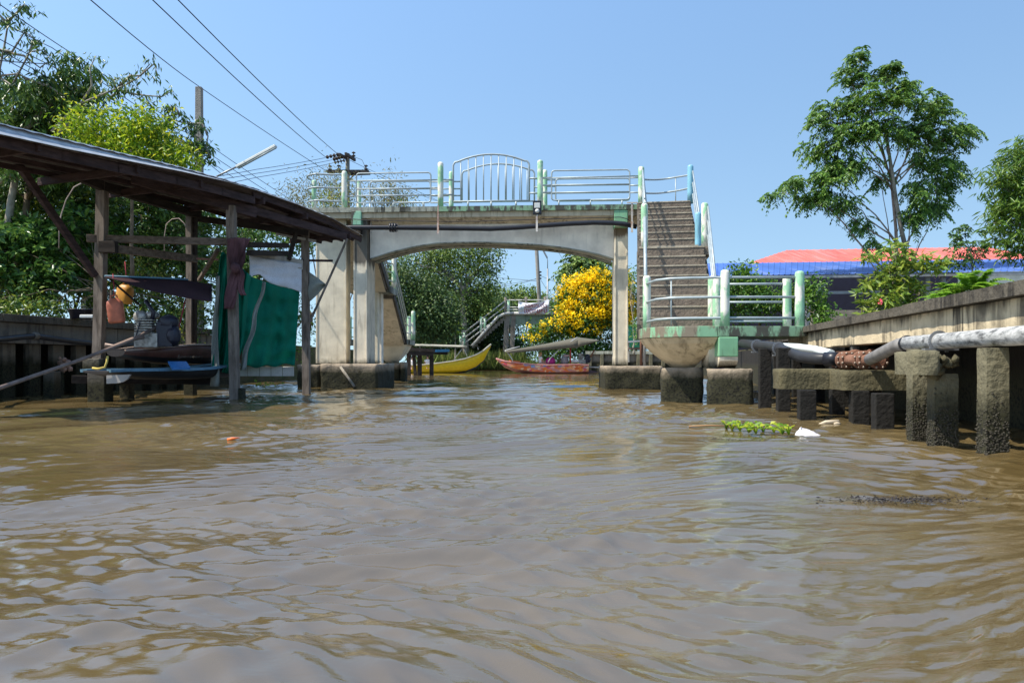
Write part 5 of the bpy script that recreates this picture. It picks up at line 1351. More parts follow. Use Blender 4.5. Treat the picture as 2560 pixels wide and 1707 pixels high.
tree('mango_tree', 'mango tree with long narrow leaves cut off by the right edge', 'tree', V(PX(2600,15),15,1.15), [(2560,400,15,60,50,.7),(2530,470,15,60,60,.7),(2500,440,15,40,40,.5),(2540,560,15,70,60,.7),(2610,480,15.2,80,120,.9),(2510,530,15,40,40,.5),(2570,620,15,50,40,.6),(2590,360,15,50,40,.5)], LM['neemr'], dens=62, mode='whorl', size=.21, per=15, spread=.22, droop=.55, aspect=.17, r0=.10, fork=P(2620,600,15), seed=82, shell=.3)
tree('hedge', 'bright green hedge growing behind the landing railing', 'hedge', V(PX(1900,19),19,1.15), [(1850,690,19,30,35,.5),(1840,760,18.6,60,50,.6),(1930,760,18.6,70,50,.6),(2010,750,18.6,45,45,.6),(1880,720,18.8,60,30,.5),(2060,790,18,30,25,.4),(1790,790,18.6,30,30,.5),(2030,720,18.5,25,20,.4)], LM['hedge'], dens=75, mode='loose', size=.115, per=20, spread=.10, droop=.1, aspect=.5, r0=.04, seed=83, shell=.4, bark='barkdark')
tree('plumeria_tree', 'yellow-green broad leaved shrub on the bank in front of the blue roof', 'bush', V(PX(2240,15.5),15.5,1.15), [(2220,660,15.5,45,35,.5),(2280,650,15.5,40,30,.5),(2200,730,15.3,55,45,.5),(2260,720,15.4,50,50,.5),(2320,665,15.5,40,20,.4),(2170,650,15.5,16,10,.2),(2250,770,15.2,60,25,.4),(2190,780,15.0,40,18,.3),(2235,620,15.6,20,20,.3)], LM['plum'], dens=52, mode='whorl', size=.20, per=15, spread=.14, droop=.15, aspect=.30, r0=.045, fork=V(PX(2240,15.5),15.5,2.0), seed=84, shell=.4)
tree('small_tree', 'small dark tree silhouetted against the red roof', 'tree', V(PX(2440,24),24,1.15), [(2420,600,24,45,28,.5),(2400,640,24,45,20,.5),(2450,620,24,30,20,.4),(2410,575,24,18,16,.3)], LM['mango'], dens=26, mode='pinnate', size=.13, per=(4,5), spread=.30, droop=.5, aspect=.4, r0=.03, fork=P(2430,640,24), seed=85, twigs=15)
def fern(label, px, py, Y, n, L, seed, mat='fern'):
    rng = np.random.default_rng(seed); base = P(px,py,Y); t = thing('fern', label, 'fern', base); A = []
    for k in range(n):
        a = rng.uniform(0,2*math.pi); el = rng.uniform(.4,1.2); d = np.array([math.cos(a)*math.cos(el),math.sin(a)*math.cos(el)*.7,math.sin(el)]); l = L*rng.uniform(.7,1.1)
        m = 16; sp = []
        for j in range(m):
            tt = (j+1)/m; p = np.array(base)+rng.normal(size=3)*0+d*l*tt-[0,0,.55*l*tt*tt]; w = .22*l*math.sin(math.pi*min(1,tt*.85+.12))
            sd_ = unit(np.cross(d,[0,0,1.])); 
            for s in (1,-1): sp.append((p, sd_*s+d*.3, w))
        A.append(leaf_arrays(np.array([x[0] for x in sp]), np.array([x[1] for x in sp]), np.tile([0,0,1.],(len(sp),1))+rng.normal(size=(len(sp),3))*.2, np.array([x[2] for x in sp]), np.array([x[2]*.3 for x in sp])))
    leaf_mesh('fronds', np.concatenate(A), LM[mat], t)
for i, (px, py, n, L) in enumerate(((2385,748,26,.62),(2435,735,30,.74),(2350,757,14,.45))):
    fern(('bright green fern just left of centre on the coping','large bright fern nearest the right on the coping','small fern tuft left of the two bigger ferns')[i], px, py, 10.6-.4*i, n, L, 90+i)
tree('dry_shrub', 'brown withered twigs between the plumeria and the ferns', 'bush', V(PX(2335,12.5),12.5,1.15), [(2335,750,12.5,35,30,.3),(2350,725,12.5,20,15,.2)], LM['dry'], dens=60, mode='loose', size=.07, per=10, spread=.09, droop=.2, aspect=.4, r0=.02, fork=V(PX(2335,12.5),12.5,1.5), seed=95, bark='barkdark')
rngf = np.random.default_rng(5); c = P(2202,755,14.6); fl = np.array(c)+rngf.normal(size=(3,3))*.02
tag(leaf_mesh('pink_flower', foliage(fl,'loose',rngf,.045,8,.015,0,.8), plain('pink_petals',(.70,.10,.14),.6)), 'single pink flower low in the shrub above the wall', 'flower')
# grass on the far bank
def grass(label, x0, x1, y0, y1, n, L, seed, z=.35):
    rng = np.random.default_rng(seed); pos = np.stack([rng.uniform(x0,x1,n), rng.uniform(y0,y1,n), np.full(n,z-.4)+rng.uniform(0,.3,n)],-1)
    ax = rng.normal(size=(n,3))*.35+[0,0,1]; Ls = L*rng.uniform(.5,1.2,n)
    V4 = leaf_arrays(pos, ax, rng.normal(size=(n,3)), Ls, np.full(n,.05)); tag(leaf_mesh('bank_grass', V4, LM['grass'], None), label, 'grass', kind='stuff')
grass('tall pale green grass on the far bank at the water between the two boats', -8, 1.2, 64.8, 68, 5200, 1.5, 31)
grass('strip of grass on the far bank', 1, 12, 61, 66, 1500, .9, 32)
# ================================================================ poles, wires, lamps
def concrete_pole(px, pyt, Y, zb, r, label, lean=0, square=False):
    t = thing('utility_pole', label, 'utility pole', V(PX(px,Y)+lean,Y,zb)); mb = MB()
    top = P(px,pyt,Y); bot = V(top.x+lean,Y,zb)
    if square: mb.beam(bot, top, r*2.6, r*2.4, (0,1,0), r*1.9, r*1.8)
    else: mb.tube([bot, bot.lerp(top,.5), top], [r*1.3,r*1.15,r], 12)
    mb.build('shaft', M['pole'], t, bevel=.01); return t, top
t1, top1 = concrete_pole(498, 219, 28, 1.4, .115, 'tall bare concrete utility pole standing above the boathouse roof', 0, True)
mb = MB(); a = P(524,388,28.3); mb.lathe(a, [(.03,-.14),(.07,-.1),(.05,0),(.07,.06),(.03,.14)], 8); mb.tube([P(500,392,28), a], .02, 5); mb.build('insulator', M['poledark'], t1)
t2, top2 = concrete_pole(869, 384, 40, 1.4, .11, 'dark utility pole with two crossarms behind the left end of the bridge')
def arm(a, b, w=.12, h=.14):
    mb = MB(); mb.beam(P(*a), P(*b), w, h); mb.build('crossarm', M['poledark'], t2, bevel=.01)
arm((848,386,38.9),(868,397,40.1)); arm((864,385,39.0),(887,400,40.6), .12,.16)
arm((818,429,39.9),(922,429,39.9), .13,.16); arm((872,436,40.1),(926,434,40.4))
mb = MB(); mb.beam(P(874,449,39.8), P(889,434,39.8), .05,.05); mb.build('strut', M['poledark'], t2)
def insul(c, ax, n, L):
    mb = MB(); prof = [(.02,0)]
    for i in range(n): z = L*(i+.5)/n; prof += [(.03,z-L*.22/n),(.10,z-.01),(.10,z+.03),(.03,z+L*.22/n)]
    prof.append((.02,L)); mb.lathe(c, prof, 8, ax); mb.build('insulator', M['poledark'], t2)
for a, b in (((814,394,39.5),(848,386,39)),((832,399,39.7),(857,392,39.3)),((834,407,39.8),(863,401,39.8))):
    pa, pb = P(*a), P(*b); insul(pa, pb-pa, 4, (pb-pa).length)
for px, py in ((825,428),(847,427),(915,427),(884,394)):
    p = P(px,py,39.9 if px!=884 else 40.3); insul(p, V(0,0,1), 2, .32)
def wire(pts, label, r=.013, sag=.0, mat='wire'):
    q = [];
    for i in range(len(pts)-1):
        a, b = P(*pts[i]), P(*pts[i+1])
        for k in range(8):
            t = k/8; p = a.lerp(b,t); p.z -= sag*4*t*(1-t)*(b-a).length; q.append(p)
    q.append(P(*pts[-1])); rs = [r*(.55+.45*min(1,p.y/26)) for p in q]
    mb = MB(); mb.tube(q, rs, 5); tag(mb.build('power_line', M[mat]), label, 'power line', 'overhead power lines')
W = [
 ([(205,-18,13),(498,217,28),(816,428,39.9)], 'power line passing over the tip of the tall bare pole'),
 ([(360,-20,13),(815,394,39.5)], 'middle power line running down across open sky to the crossarm pole'),
 ([(425,-20,13),(846,387,39)], 'rightmost power line crossing the open sky from the top edge'),
 ([(-20,-2,14),(205,150,19.5),(500,347,28),(735,505,37)], 'topmost line of the left bundle passing behind the tall pole'),
 ([(-20,40,14),(130,120,18.5),(500,368,28),(670,480,34)], 'second line of the left bundle, leaving the pole below the top one'),
 ([(-20,88,14.5),(150,175,19),(500,385,28.2),(585,445,31)], 'third line of the left bundle, above the black insulator'),
 ([(-20,112,14.5),(190,232,20),(505,395,28.2),(560,440,30)], 'fourth line of the left bundle, starting below the corner bough'),
 ([(-20,130,15),(110,200,18),(500,425,28.2)], 'lowest line of the left bundle, behind the mango tree'),
 ([(-20,150,15),(120,160,18),(260,240,22),(498,345,28)], 'slack line of the left bundle crossing the others'),
 ([(500,447,28),(640,424,33),(812,395,39.5)], 'upper of three lines strung from the crossarm pole to the bare pole'),
 ([(500,455,28),(640,434,33),(830,400,39.7)], 'middle of three lines strung from the crossarm pole to the bare pole'),
 ([(500,470,28),(640,444,33),(832,408,39.8)], 'lower of three lines strung from the crossarm pole to the bare pole'),
 ([(846,387,39),(1010,462,50),(1230,560,68)], 'upper line going away right of the crossarm pole behind the railing'),
 ([(922,429,39.9),(1100,506,55),(1338,610,90)], 'line leaving the right end of the lower crossarm'),
 ([(884,392,40.3),(905,400,40.1),(917,425,39.9)], 'short jumper wire looping down beside the crossarms'),
]
for i, (pts, lab) in enumerate(W): wire(pts, lab, .014 if i < 3 else .012, .004)
# poles seen through the arch
t3, top3 = concrete_pole(1338, 560, 75, .5, .17, 'leaning concrete utility pole seen under the bridge arch', .75)
for k in range(3):
    mb = MB(); c = P(1351,682+k*8,75); mb.lathe(c, [(.03,0),(.12,.03),(.12,.12),(.03,.16)], 8); mb.beam(P(1344,682+k*8,75), c, .05,.05); mb.build('insulator', M['poledark'], t3)
for i, (pts, lab) in enumerate((
 ([(1240,694,80),(1345,703,75)], 'faint wire meeting the leaning pole from the left, uppermost'),
 ([(1225,722,82),(1300,710,78),(1340,697,75)], 'sagging wire meeting the leaning pole from the lower left'),
 ([(1240,716,82),(1340,698,75.2)], 'thin wire just above the lowest sagging one at the leaning pole'),
 ([(1352,690,75),(1405,711,70),(1700,735,60)], 'wire from the leaning pole to the right behind the blossom'),
 ([(1352,700,75),(1380,745,72)], 'steep wire falling right from the leaning pole'),
 ([(1390,620,80),(1425,680,78)], 'steep faint wire in the sky right of the street lamp'))):
    wire(pts, lab, .02, .0)
t4 = thing('street_lamp', 'slim street lamp with tilted head seen under the bridge arch', 'street lamp', V(PX(1368,70),70,.5))
mb = MB(); mb.tube([V(PX(1368,70),70,.5), P(1369,672,70)], [.10,.07], 8); mb.tube([P(1369,672,70), P(1369,652,70), P(1367,642,70)], .035, 6); mb.build('shaft', M['steelgrey'], t4)
mb = MB(); mb.beam(P(1368,645,70), P(1356,622,70), .20, .14); mb.build('lamp_head', M['steelgrey'], t4, bevel=.03)
# lamp arm on the bare pole
tl = thing('street_lamp', 'white fluorescent street lamp on a slanting arm above the boathouse roof', 'street lamp', P(498,466,27.8))
mb = MB(); mb.tube([P(500,466,27.8), P(548,438,27.6), P(594,416,27.4)], .035, 8); mb.build('arm', M['steelgrey'], tl)
mb = MB(); mb.beam(P(592,418,27.4), P(690,365,27.0), .16, .10); mb.build('housing', M['whitepaint'], tl, bevel=.02)
mb = MB(); mb.tube([P(596,421,27.35), P(690,370,26.95)], .035, 8); mb.build('tube', M['galv'], tl)
# ================================================================ far banner bridge
def far_bridge():
    t = thing('footbridge', 'distant grey footbridge with a side stair seen through the arch', 'footbridge', V(PX(1270,66),66,.4)); Y = 66
    def q(px, py, dy=0): return P(px,py,Y+dy)
    mb = MB(); mb.hexa([q(1262,812),q(1440,812),q(1440,812,1.3),q(1262,812,1.3)],[q(1262,786),q(1440,786),q(1440,786)+V(0,1.3,0),q(1262,786)+V(0,1.3,0)]); mb.build('deck', M['greenfar'], t)
    mb = MB(); mb.tube([q(1283,783,-.1), q(1430,784,-.1)], .14, 12); mb.build('pipe', M['galvdull'], t)
    for px, w in ((1262,13),(1278,12)):
        mb = MB(); mb.hexa([q(px-6,905,-.06),q(px+w-6,905,-.06),q(px+w-6,905,.4),q(px-6,905,.4)],[q(px,783,-.06),q(px+w,783,-.06),q(px+w,783,.4),q(px,783,.4)]); mb.build('column', M['leftwall'], t)
    for px, pyt, mat in ((1264,742,'leftwall'),(1271,752,'greenpost'),(1315,742,'leftwall'),(1363,742,'leftwall')):
        mb = MB(); a = q(px,788,-.05); b = q(px,pyt,-.05); mb.tube([a,b], .12, 10); mb.build('post', M[mat], t)
    for py in (750,768,774):
        mb = MB(); mb.tube([q(1264,py,-.1), q(1440,py,-.1)], .05, 6); mb.build('railing', M['galvdull'], t)
    # stair down to the left
    mb = MB(); n = 12
    for i in range(n):
        f0, f1 = i/n, (i+1)/n; x0, x1 = lerp(1264,1180,f0), lerp(1264,1180,f1); y = lerp(790,864,f0)
        mb.hexa([q(x1,y+12),q(x0,y+12),q(x0,y+12,1.2),q(x1,y+12,1.2)],[q(x1,y),q(x0,y),q(x0,y)+V(0,1.2,0),q(x1,y)+V(0,1.2,0)])
    mb.build('stair_flight', M['leftwall'], t)
    mb = MB(); mb.tube([q(1283,783,-.15), q(1262,784,-.15), q(1245,792,-.15), q(1180,865,-.15)], .13, 12); mb.build('pipe', M['galvdull'], t)
    for dy in (-34,-20,-6):
        mb = MB(); mb.tube([q(1262,785+dy+2,-.1), q(1155,860+dy+9,-.1)], .055, 6); mb.build('railing', M['galvdull'], t)
        mb = MB(); mb.tube([q(1262,785+dy+2,1.2), q(1160,860+dy+9,1.2)], .045, 6); mb.build('railing', M['galvdull'], t)
    for px, pyt, pyb in ((1203,792,832),(1212,795,826),(1152,832,864),(1160,832,868)):
        mb = MB(); mb.tube([q(px,pyb,-.05), q(px,pyt,-.05)], .12, 8); mb.build('post', M['greenpost'], t)
M['greenfar'] = concrete('dirty_green_grey_slab', (.20,.26,.20), dark=(.05,.06,.045), streak=.8)
M['galvdull'] = plain('dull_galvanised', (.42,.42,.40), .6, .2, .2)
far_bridge()
def banner():
    t = thing('banner', 'white cloth banner with dark red Thai lettering sagging on the far footbridge', 'banner', V(PX(1333,65.6),65.6,P(0,785,65.6).z)); Y = 65.6
    x0, x1 = 1296, 1373
    def top(u): return np.interp(u, [0,.25,.5,.75,.9,1], [752,757.5,757.5,754.5,750,749.5])
    def fn(u, v):
        dy = .10*math.sin(v*9+u*7)+.12*math.sin((u*1.6+v*1.2)*6); return P(lerp(x0,x1,u), lerp(top(u),784.5,v), Y)+V(0,dy*.6,0)
    mb = MB(); mb.grid(fn, 40, 16); mb.build('cloth', clothmat('banner_cloth',(.80,.80,.84),trans=.2,var=.04), t, thick=.01)
    red = plain('banner_red_ink', (.16,.008,.02), .8)
    for txt, px, py, h in (('ลดความเร็ว', 1311, 769, 10.5), ('เขตชุมชน', 1311, 782.5, 11.5)):
        cu = bpy.data.curves.new('lettering', 'FONT'); cu.body = txt; cu.size = h/F*Y*1.35; cu.extrude = .004; cu.offset = .006
        o = bpy.data.objects.new('lettering', cu); C.objects.link(o)
        bpy.context.view_layer.update(); dg = bpy.context.evaluated_depsgraph_get(); me = bpy.data.meshes.new_from_object(o.evaluated_get(dg))
        bpy.data.objects.remove(o, do_unlink=True)
        if len(me.vertices) == 0: continue
        co = np.empty(len(me.vertices)*3, 'f'); me.vertices.foreach_get('co', co); co = co.reshape(-1,3); w = co[:,0].max()-co[:,0].min()
        sc = (56/F*Y)/max(w,.01); sy = (h/F*Y)/max(float(np.percentile(co[:,1],92)),.01)*.82; base = P(px,py,Y); rl = np.array(t.location)
        out = np.stack([base.x+(co[:,0]-co[:,0].min())*sc, Y-.20+co[:,2], base.z+co[:,1]*sy], -1)-rl
        me.vertices.foreach_set('co', out.astype('f').ravel()); me.materials.clear(); me.materials.append(red); me.update()
        link(bpy.data.objects.new('lettering', me), t)
    mb = MB(); c = P(1304,768,Y)-V(0,.2,0)
    for r in (.19,.13): 
        pts = [c+V(math.cos(a)*r,0,math.sin(a)*r*1.25) for a in np.linspace(0,2*math.pi,25)]; mb.tube(pts, .013, 5, False)
    mb.ell(c,(.05,.01,.07),8); mb.build('seal', plain('banner_seal_ink',(.18,.32,.40),.8), t)
banner()
# ================================================================ people (small, seated in the boats)
skin = plain('skin', (.55,.30,.20), .6, 0, .05)
def person(base, face, s, shirt, hair, hairlen, label, mirror=1):
    """seated figure; base = hip point, face = facing direction (unit, horizontal)"""
    f = Vector(face).normalized(); r = V(f.y,-f.x,0); U = V(0,0,1)
    t = thing('person', label, 'person', base)
    def W(a, b, c): return Vector(base)+(r*a+f*b+U*c)*s - root_loc(t)
    vs = [W(0,0,.06), W(0,-.02,.25), W(0,0,.46), W(0,.01,.54), W(0,.02,.60), W(0,.03,.70), W(0,.03,.79)]
    rad = [.15,.13,.14,.06,.05,.095,.075]; ed = [(i,i+1) for i in range(6)]
    def chain(st, pts, rs):
        i0 = st
        for p, q in zip(pts, rs): vs.append(W(*p)); rad.append(q); ed.append((i0, len(vs)-1)); i0 = len(vs)-1
        return i0
    for sg in (1,-1):
        chain(2, [(sg*.17,0,.46),(sg*.22,.03,.22),(sg*.17,.22,.14),(sg*.14,.30,.13)], [.06,.045,.036,.03])
        wst = len(vs)-1
        for j, (dx, ln) in enumerate(((-.03,.07),(-.01,.09),(.01,.085),(.03,.07),(.05,.05))):
            vs.append(W(sg*.14+dx,.30+ln,.12-.01*(j%2))); rad.append(.010); ed.append((wst,len(vs)-1))
        chain(0, [(sg*.09,.05,.03),(sg*.11,.40,.06),(sg*.10,.46,-.16),(sg*.10,.56,-.19)], [.10,.07,.05,.04])
    me = bpy.data.meshes.new('body'); me.from_pydata([tuple(v) for v in vs], ed, []); me.materials.append(skin)
    o = bpy.data.objects.new('body', me); link(o, t)
    md = o.modifiers.new('skin','SKIN'); md.use_smooth_shade = True
    for i, sv in enumerate(me.skin_vertices[0].data): sv.radius = (rad[i]*s, rad[i]*s*.85)
    me.skin_vertices[0].data[0].use_root = True
    ss = o.modifiers.new('sub','SUBSURF'); ss.levels = 1; ss.render_levels = 2
    B0 = Vector(base)
    mb = MB(); rings = [(.175,.15,.03),(.165,.13,.2),(.19,.14,.38),(.21,.13,.47),(.12,.09,.53)]
    n = 14; v2 = []
    for a, b, z in rings:
        for k in range(n):
            th = 2*math.pi*k/n; v2.append(B0+(r*math.cos(th)*a+f*math.sin(th)*b+U*z)*s)
    m = len(rings); mb.add(v2, [(i*n+k,i*n+(k+1)%n,(i+1)*n+(k+1)%n,(i+1)*n+k) for i in range(m-1) for k in range(n)]+[tuple(range(n-1,-1,-1)),tuple((m-1)*n+k for k in range(n))], True)
    for sg in (1,-1): mb.tube([B0+(r*sg*.15+U*.47)*s, B0+(r*sg*.225+f*.03+U*.33)*s], [.085*s,.075*s], 10)
    mb.build('shirt', shirt, t)
    mb = MB(); H = B0+(f*.015+U*.745)*s; mb.ell(H+U*.02*s-f*.02*s, (.112*s,.112*s,.118*s), 12)
    if hairlen: mb.tube([H-f*.06*s, H-f*.10*s-U*.15*s, H-f*.12*s-U*hairlen*s], [.10*s,.09*s,.04*s], 10)
    mb.build('hair', hair, t)
    mb = MB()
    for sg in (1,-1): mb.ell(H+f*.098*s+(r*sg*.035-U*.0)*s,(.012*s,.012*s,.010*s),8)
    mb.build('eyes', M['blk'], t)
    mb = MB(); mb.ell(H+f*.112*s-U*.035*s,(.016*s,.02*s,.022*s),8); mb.build('nose', skin, t)
    mb = MB(); mb.ell(H+f*.10*s-U*.075*s,(.028*s,.01*s,.008*s),8); mb.build('mouth', plain('lips',(.45,.12,.10),.5), t)
blonde = plain('blonde_hair', (.50,.32,.14), .6); brown = plain('dark_brown_hair', (.05,.025,.015), .5); wht = plain('white_shirt', (.78,.75,.72), .8, 0, .05)
# ================================================================ far boats
def orange_boat():
    Y = 46; t = thing('longtail_boat', 'orange and pink painted longtail boat crossing the canal beyond the arch', 'boat', V(PX(1370,Y),Y,0))
    xs = [1470,1446,1410,1370,1330,1290,1262,1241]; top = [912,910,911,911.5,910,906,902,896]; kel = [936,938,939,939,937,930,918,899]
    pts = [V(PX(x,Y),Y+.02*(i),0) for i, x in enumerate(xs)]
    zs = [P(0,y,Y).z for y in top]; zk = [P(0,y,Y).z for y in kel]; hb = [.55,.62,.68,.68,.62,.48,.3,.04]
    m = NT('painted_boat_patterns'); vo = m.n('ShaderNodeTexVoronoi'); vo.inputs['Scale'].default_value = 4.5; m.l(m.vec((1,.2,2.0)), vo.inputs['Vector'])
    pat = m.ramp(vo.outputs['Color'], [(.18,(.50,.09,.015)),(.36,(.62,.20,.03)),(.50,(.70,.52,.34)),(.58,(.50,.04,.10)),(.68,(.58,.14,.02)),(.88,(.12,.28,.48))])
    m1 = m.fin(pat, .45)
    st = stations(pts, zs, zk, hb)
    hull('hull', st, [m1, plain('brown_hull_stripe',(.22,.09,.06),.5), plain('faded_pink_hull',(.60,.24,.19),.6,0,.2)], [0,0,1,2], t)
    gunwale(st, .06, plain('pink_gunwale',(.55,.26,.24),.5), t)
    mb = MB(); mb.hexa([P(1468,934,45.6),P(1500,930,45.7),P(1500,930,46.3),P(1468,934,46.4)],[P(1446,911,45.5),P(1458,922,45.7),P(1458,922,46.3),P(1446,911,46.5)]); mb.build('stern', plain('dark_stern',(.05,.02,.02),.5), t)
    def q(px,py,dy=0): return P(px,py,Y+dy)
    # awning
    mb = MB(); a0,a1,a2 = (1262,876),(1444,843),(1498,850)
    def fn(u, v):
        px = lerp(1262,1444,u); return q(px, lerp(877,843,u)+1.5*math.sin(math.pi*u), -.75+1.5*v)+V(0,0,-.30*abs(2*v-1)**2*(.2+u*.8) -.0)
    mb.grid(fn, 16, 8)
    def fn2(u, v): return q(lerp(1444,1498,u), lerp(843,850,u), -.75+1.5*v)+V(0,0,-.30*abs(2*v-1)**2*(1-.8*u))
    mb.grid(fn2, 8, 8); mb.build('awning', plain('grey_green_canvas',(.10,.095,.068),.85,0,.1), t, thick=.012, weld=True)
    mb = MB()
    def side(u, v): return q(lerp(1266,1445,u), lerp(lerp(877,851,u), lerp(883,870,min(1,u*1.1)), v), -.76)
    mb.grid(side, 12, 2)
    def side2(u, v): return q(lerp(1445,1498,u), lerp(lerp(851,851,u), lerp(868,852,u), v), -.76)
    mb.grid(side2, 6, 2); mb.build('awning_side', plain('grey_canvas_side',(.11,.10,.075),.85,0,.1), t, thick=.012)
    for pl in ([(1262,876),(1272,885),(1281,899),(1282,904)],[(1444,843),(1400,872),(1376,895),(1370,906)],[(1262,876),(1300,866)]):
        for dy in (-.72,.72):
            mb = MB(); mb.tube([q(x,y,dy*(.9)) for x,y in pl], .035, 6); mb.build('awning_frame', M['galvdull'], t)
    mb = MB(); mb.tube([q(1426,908,-.5), q(1426,857,-.5)], .045, 8); mb.build('red_pole', plain('red_painted_pole',(.28,.015,.015),.5), t)
    engine(t, q(1456,908,-.1), .78, ('alu','blk'))
    mb = MB(); c = q(1437,903,-.3); mb.ell(c,(.28,.05,.10),12); mb.build('engine_cover', M['whitepaint'], t)
    mb = MB(); mb.tube([q(1468,905,-.1),q(1482,882,-.1),q(1486,874,-.1)], .05, 6); mb.build('tiller', M['rust'], t)
    mb = MB(); mb.tube([q(1462,917,-.2),q(1515,919,-.4),q(1560,921,-.4)], .045, 6); mb.build('propeller_shaft', M['galvdull'], t)
    mb = MB(); mb.beam(q(1272,902), q(1300,905), .5,.12); mb.build('bow_cushion', plain('orange_cushion',(.70,.17,.04),.7), t)
orange_boat()
person(P(1351,908.5,45.7), (1,.3,0), .80, wht, blonde, .28, 'person with long blonde hair in a white top sitting in the orange boat')
def bag(px, py0, py1, w, col, label, Y=45.8, name='bag'):
    c = P(px,py0,Y); h = (py0-py1)/F*Y; mb = MB(); r = w/F*Y/2
    mb.lathe(c, [(r*.9,0),(r*1.05,h*.25),(r,h*.6),(r*.85,h*.85),(r*.4,h)], 14); tag(mb.build(name, plain(name+'_cloth',col,.7,0,.2)), label, name)
bag(1376, 910, 893, 24, (.38,.02,.18), 'large magenta bag beside the seated blonde person')
bag(1412, 910, 889, 19, (.22,.21,.21), 'grey and white bundle between magenta bag and red pole', name='bundle')
bag(1416, 890, 886.5, 16, (.60,.42,.40), 'small pink cushion lying on top of the grey bundle', name='cushion')
def yellow_boat():
    Y = 49; t = thing('longtail_boat', 'yellow longtail boat with a high pointed bow and flat canopy', 'boat', V(PX(1120,Y),Y,0))
    xs = [985,1020,1060,1100,1135,1165,1190,1210,1227]; top = [913,912.5,911,907,902,896,887,876,861]; kel = [936,936,936,935.5,934,930,920,903,867]
    pts = [V(PX(x,Y),Y-.02*i,0) for i, x in enumerate(xs)]
    zs = [P(0,y,Y).z for y in top]; zk = [P(0,y,Y).z for y in kel]; hb = [.5,.6,.65,.65,.58,.48,.34,.2,.03]
    st = stations(pts, zs, zk, hb)
    yel = plain('yellow_boat_paint',(.66,.44,.006),.4,0,.12)
    hull('hull', st, [yel, plain('dark_blue_bottom',(.02,.05,.07),.5)], [0,0,0,1], t)
    gunwale(st, .07, plain('cream_gunwale',(.60,.57,.44),.6), t)
    def q(px,py,dy=0): return P(px,py,Y+dy)
    mb = MB()
    def fn(u, v): return q(lerp(1036,1168,u), lerp(861,865,u), -.7+1.4*v)+V(0,0,-.06*abs(2*v-1)**2)
    mb.grid(fn, 10, 6); mb.build('canopy', plain('cream_canopy',(.34,.33,.26),.7), t, thick=.09)
    mb = MB()
    def fn2(u, v): px = lerp(1150,1200,u); return q(px, 868-6*math.sin(math.pi*min(1,(u*.8+.15))), -.6+1.2*v)+V(0,0,-.02)
    mb.grid(fn2, 10, 4); mb.build('canopy_front', plain('dark_canopy_cloth',(.07,.075,.06),.8), t, thick=.02)
    for a, b in (((1134,900),(1158,868)),((1168,890),(1158,868)),((1194,868),(1196,874)),((1050,908),(1050,864))):
        for dy in (-.5,.5):
            mb = MB(); mb.tube([q(*a,dy), q(*b,dy)], .03, 6); mb.build('canopy_support', M['galvdull'], t)
    mb = MB(); mb.beam(q(1086,877,.1), q(1124,876,.1), .5, .16); mb.build('rolled_mat', plain('bright_blue_foam',(.05,.25,.55),.6), t)
    mb = MB(); mb.beam(q(1036,877,.6), q(1120,880,.6), .1, .35); mb.build('canopy_shade', M['darkhull'], t)  # dark bar added for the shade beneath the canopy
yellow_boat()
person(P(1069,915,48.7), (.2,-1,0), .80, wht, brown, .2, 'person in white sitting in the yellow boat nearest the dark jetty post')
person(P(1031,917,48.7), (.2,-1,0), .80, wht, brown, .1, 'person in a pale shirt at the left end of the yellow boat')
def jetty():
    t = thing('jetty', 'small blackened timber jetty standing in front of the yellow boat', 'jetty', V(PX(1060,42),42,0)); Y = 40
    for px, w in ((1022,.20),(1040,.16),(1049,.22),(1079,.20)):
        mb = MB(); b = P(px,939,Y); b.z = -.4; mb.beam(b, P(px-(6 if px==1040 else 0),882,Y), w, w, (0,1,0)); mb.build('pile', M['wooddark'], t)
    mb = MB(); mb.beam(P(1012,872,Y), P(1085,876,Y), 1.2, .16); mb.build('deck', M['wooddark'], t)
    mb = MB(); mb.beam(P(1022,883,Y-.5), P(1084,884,Y-.5), .12, .20); mb.build('beam', M['wooddark'], t)
jetty()
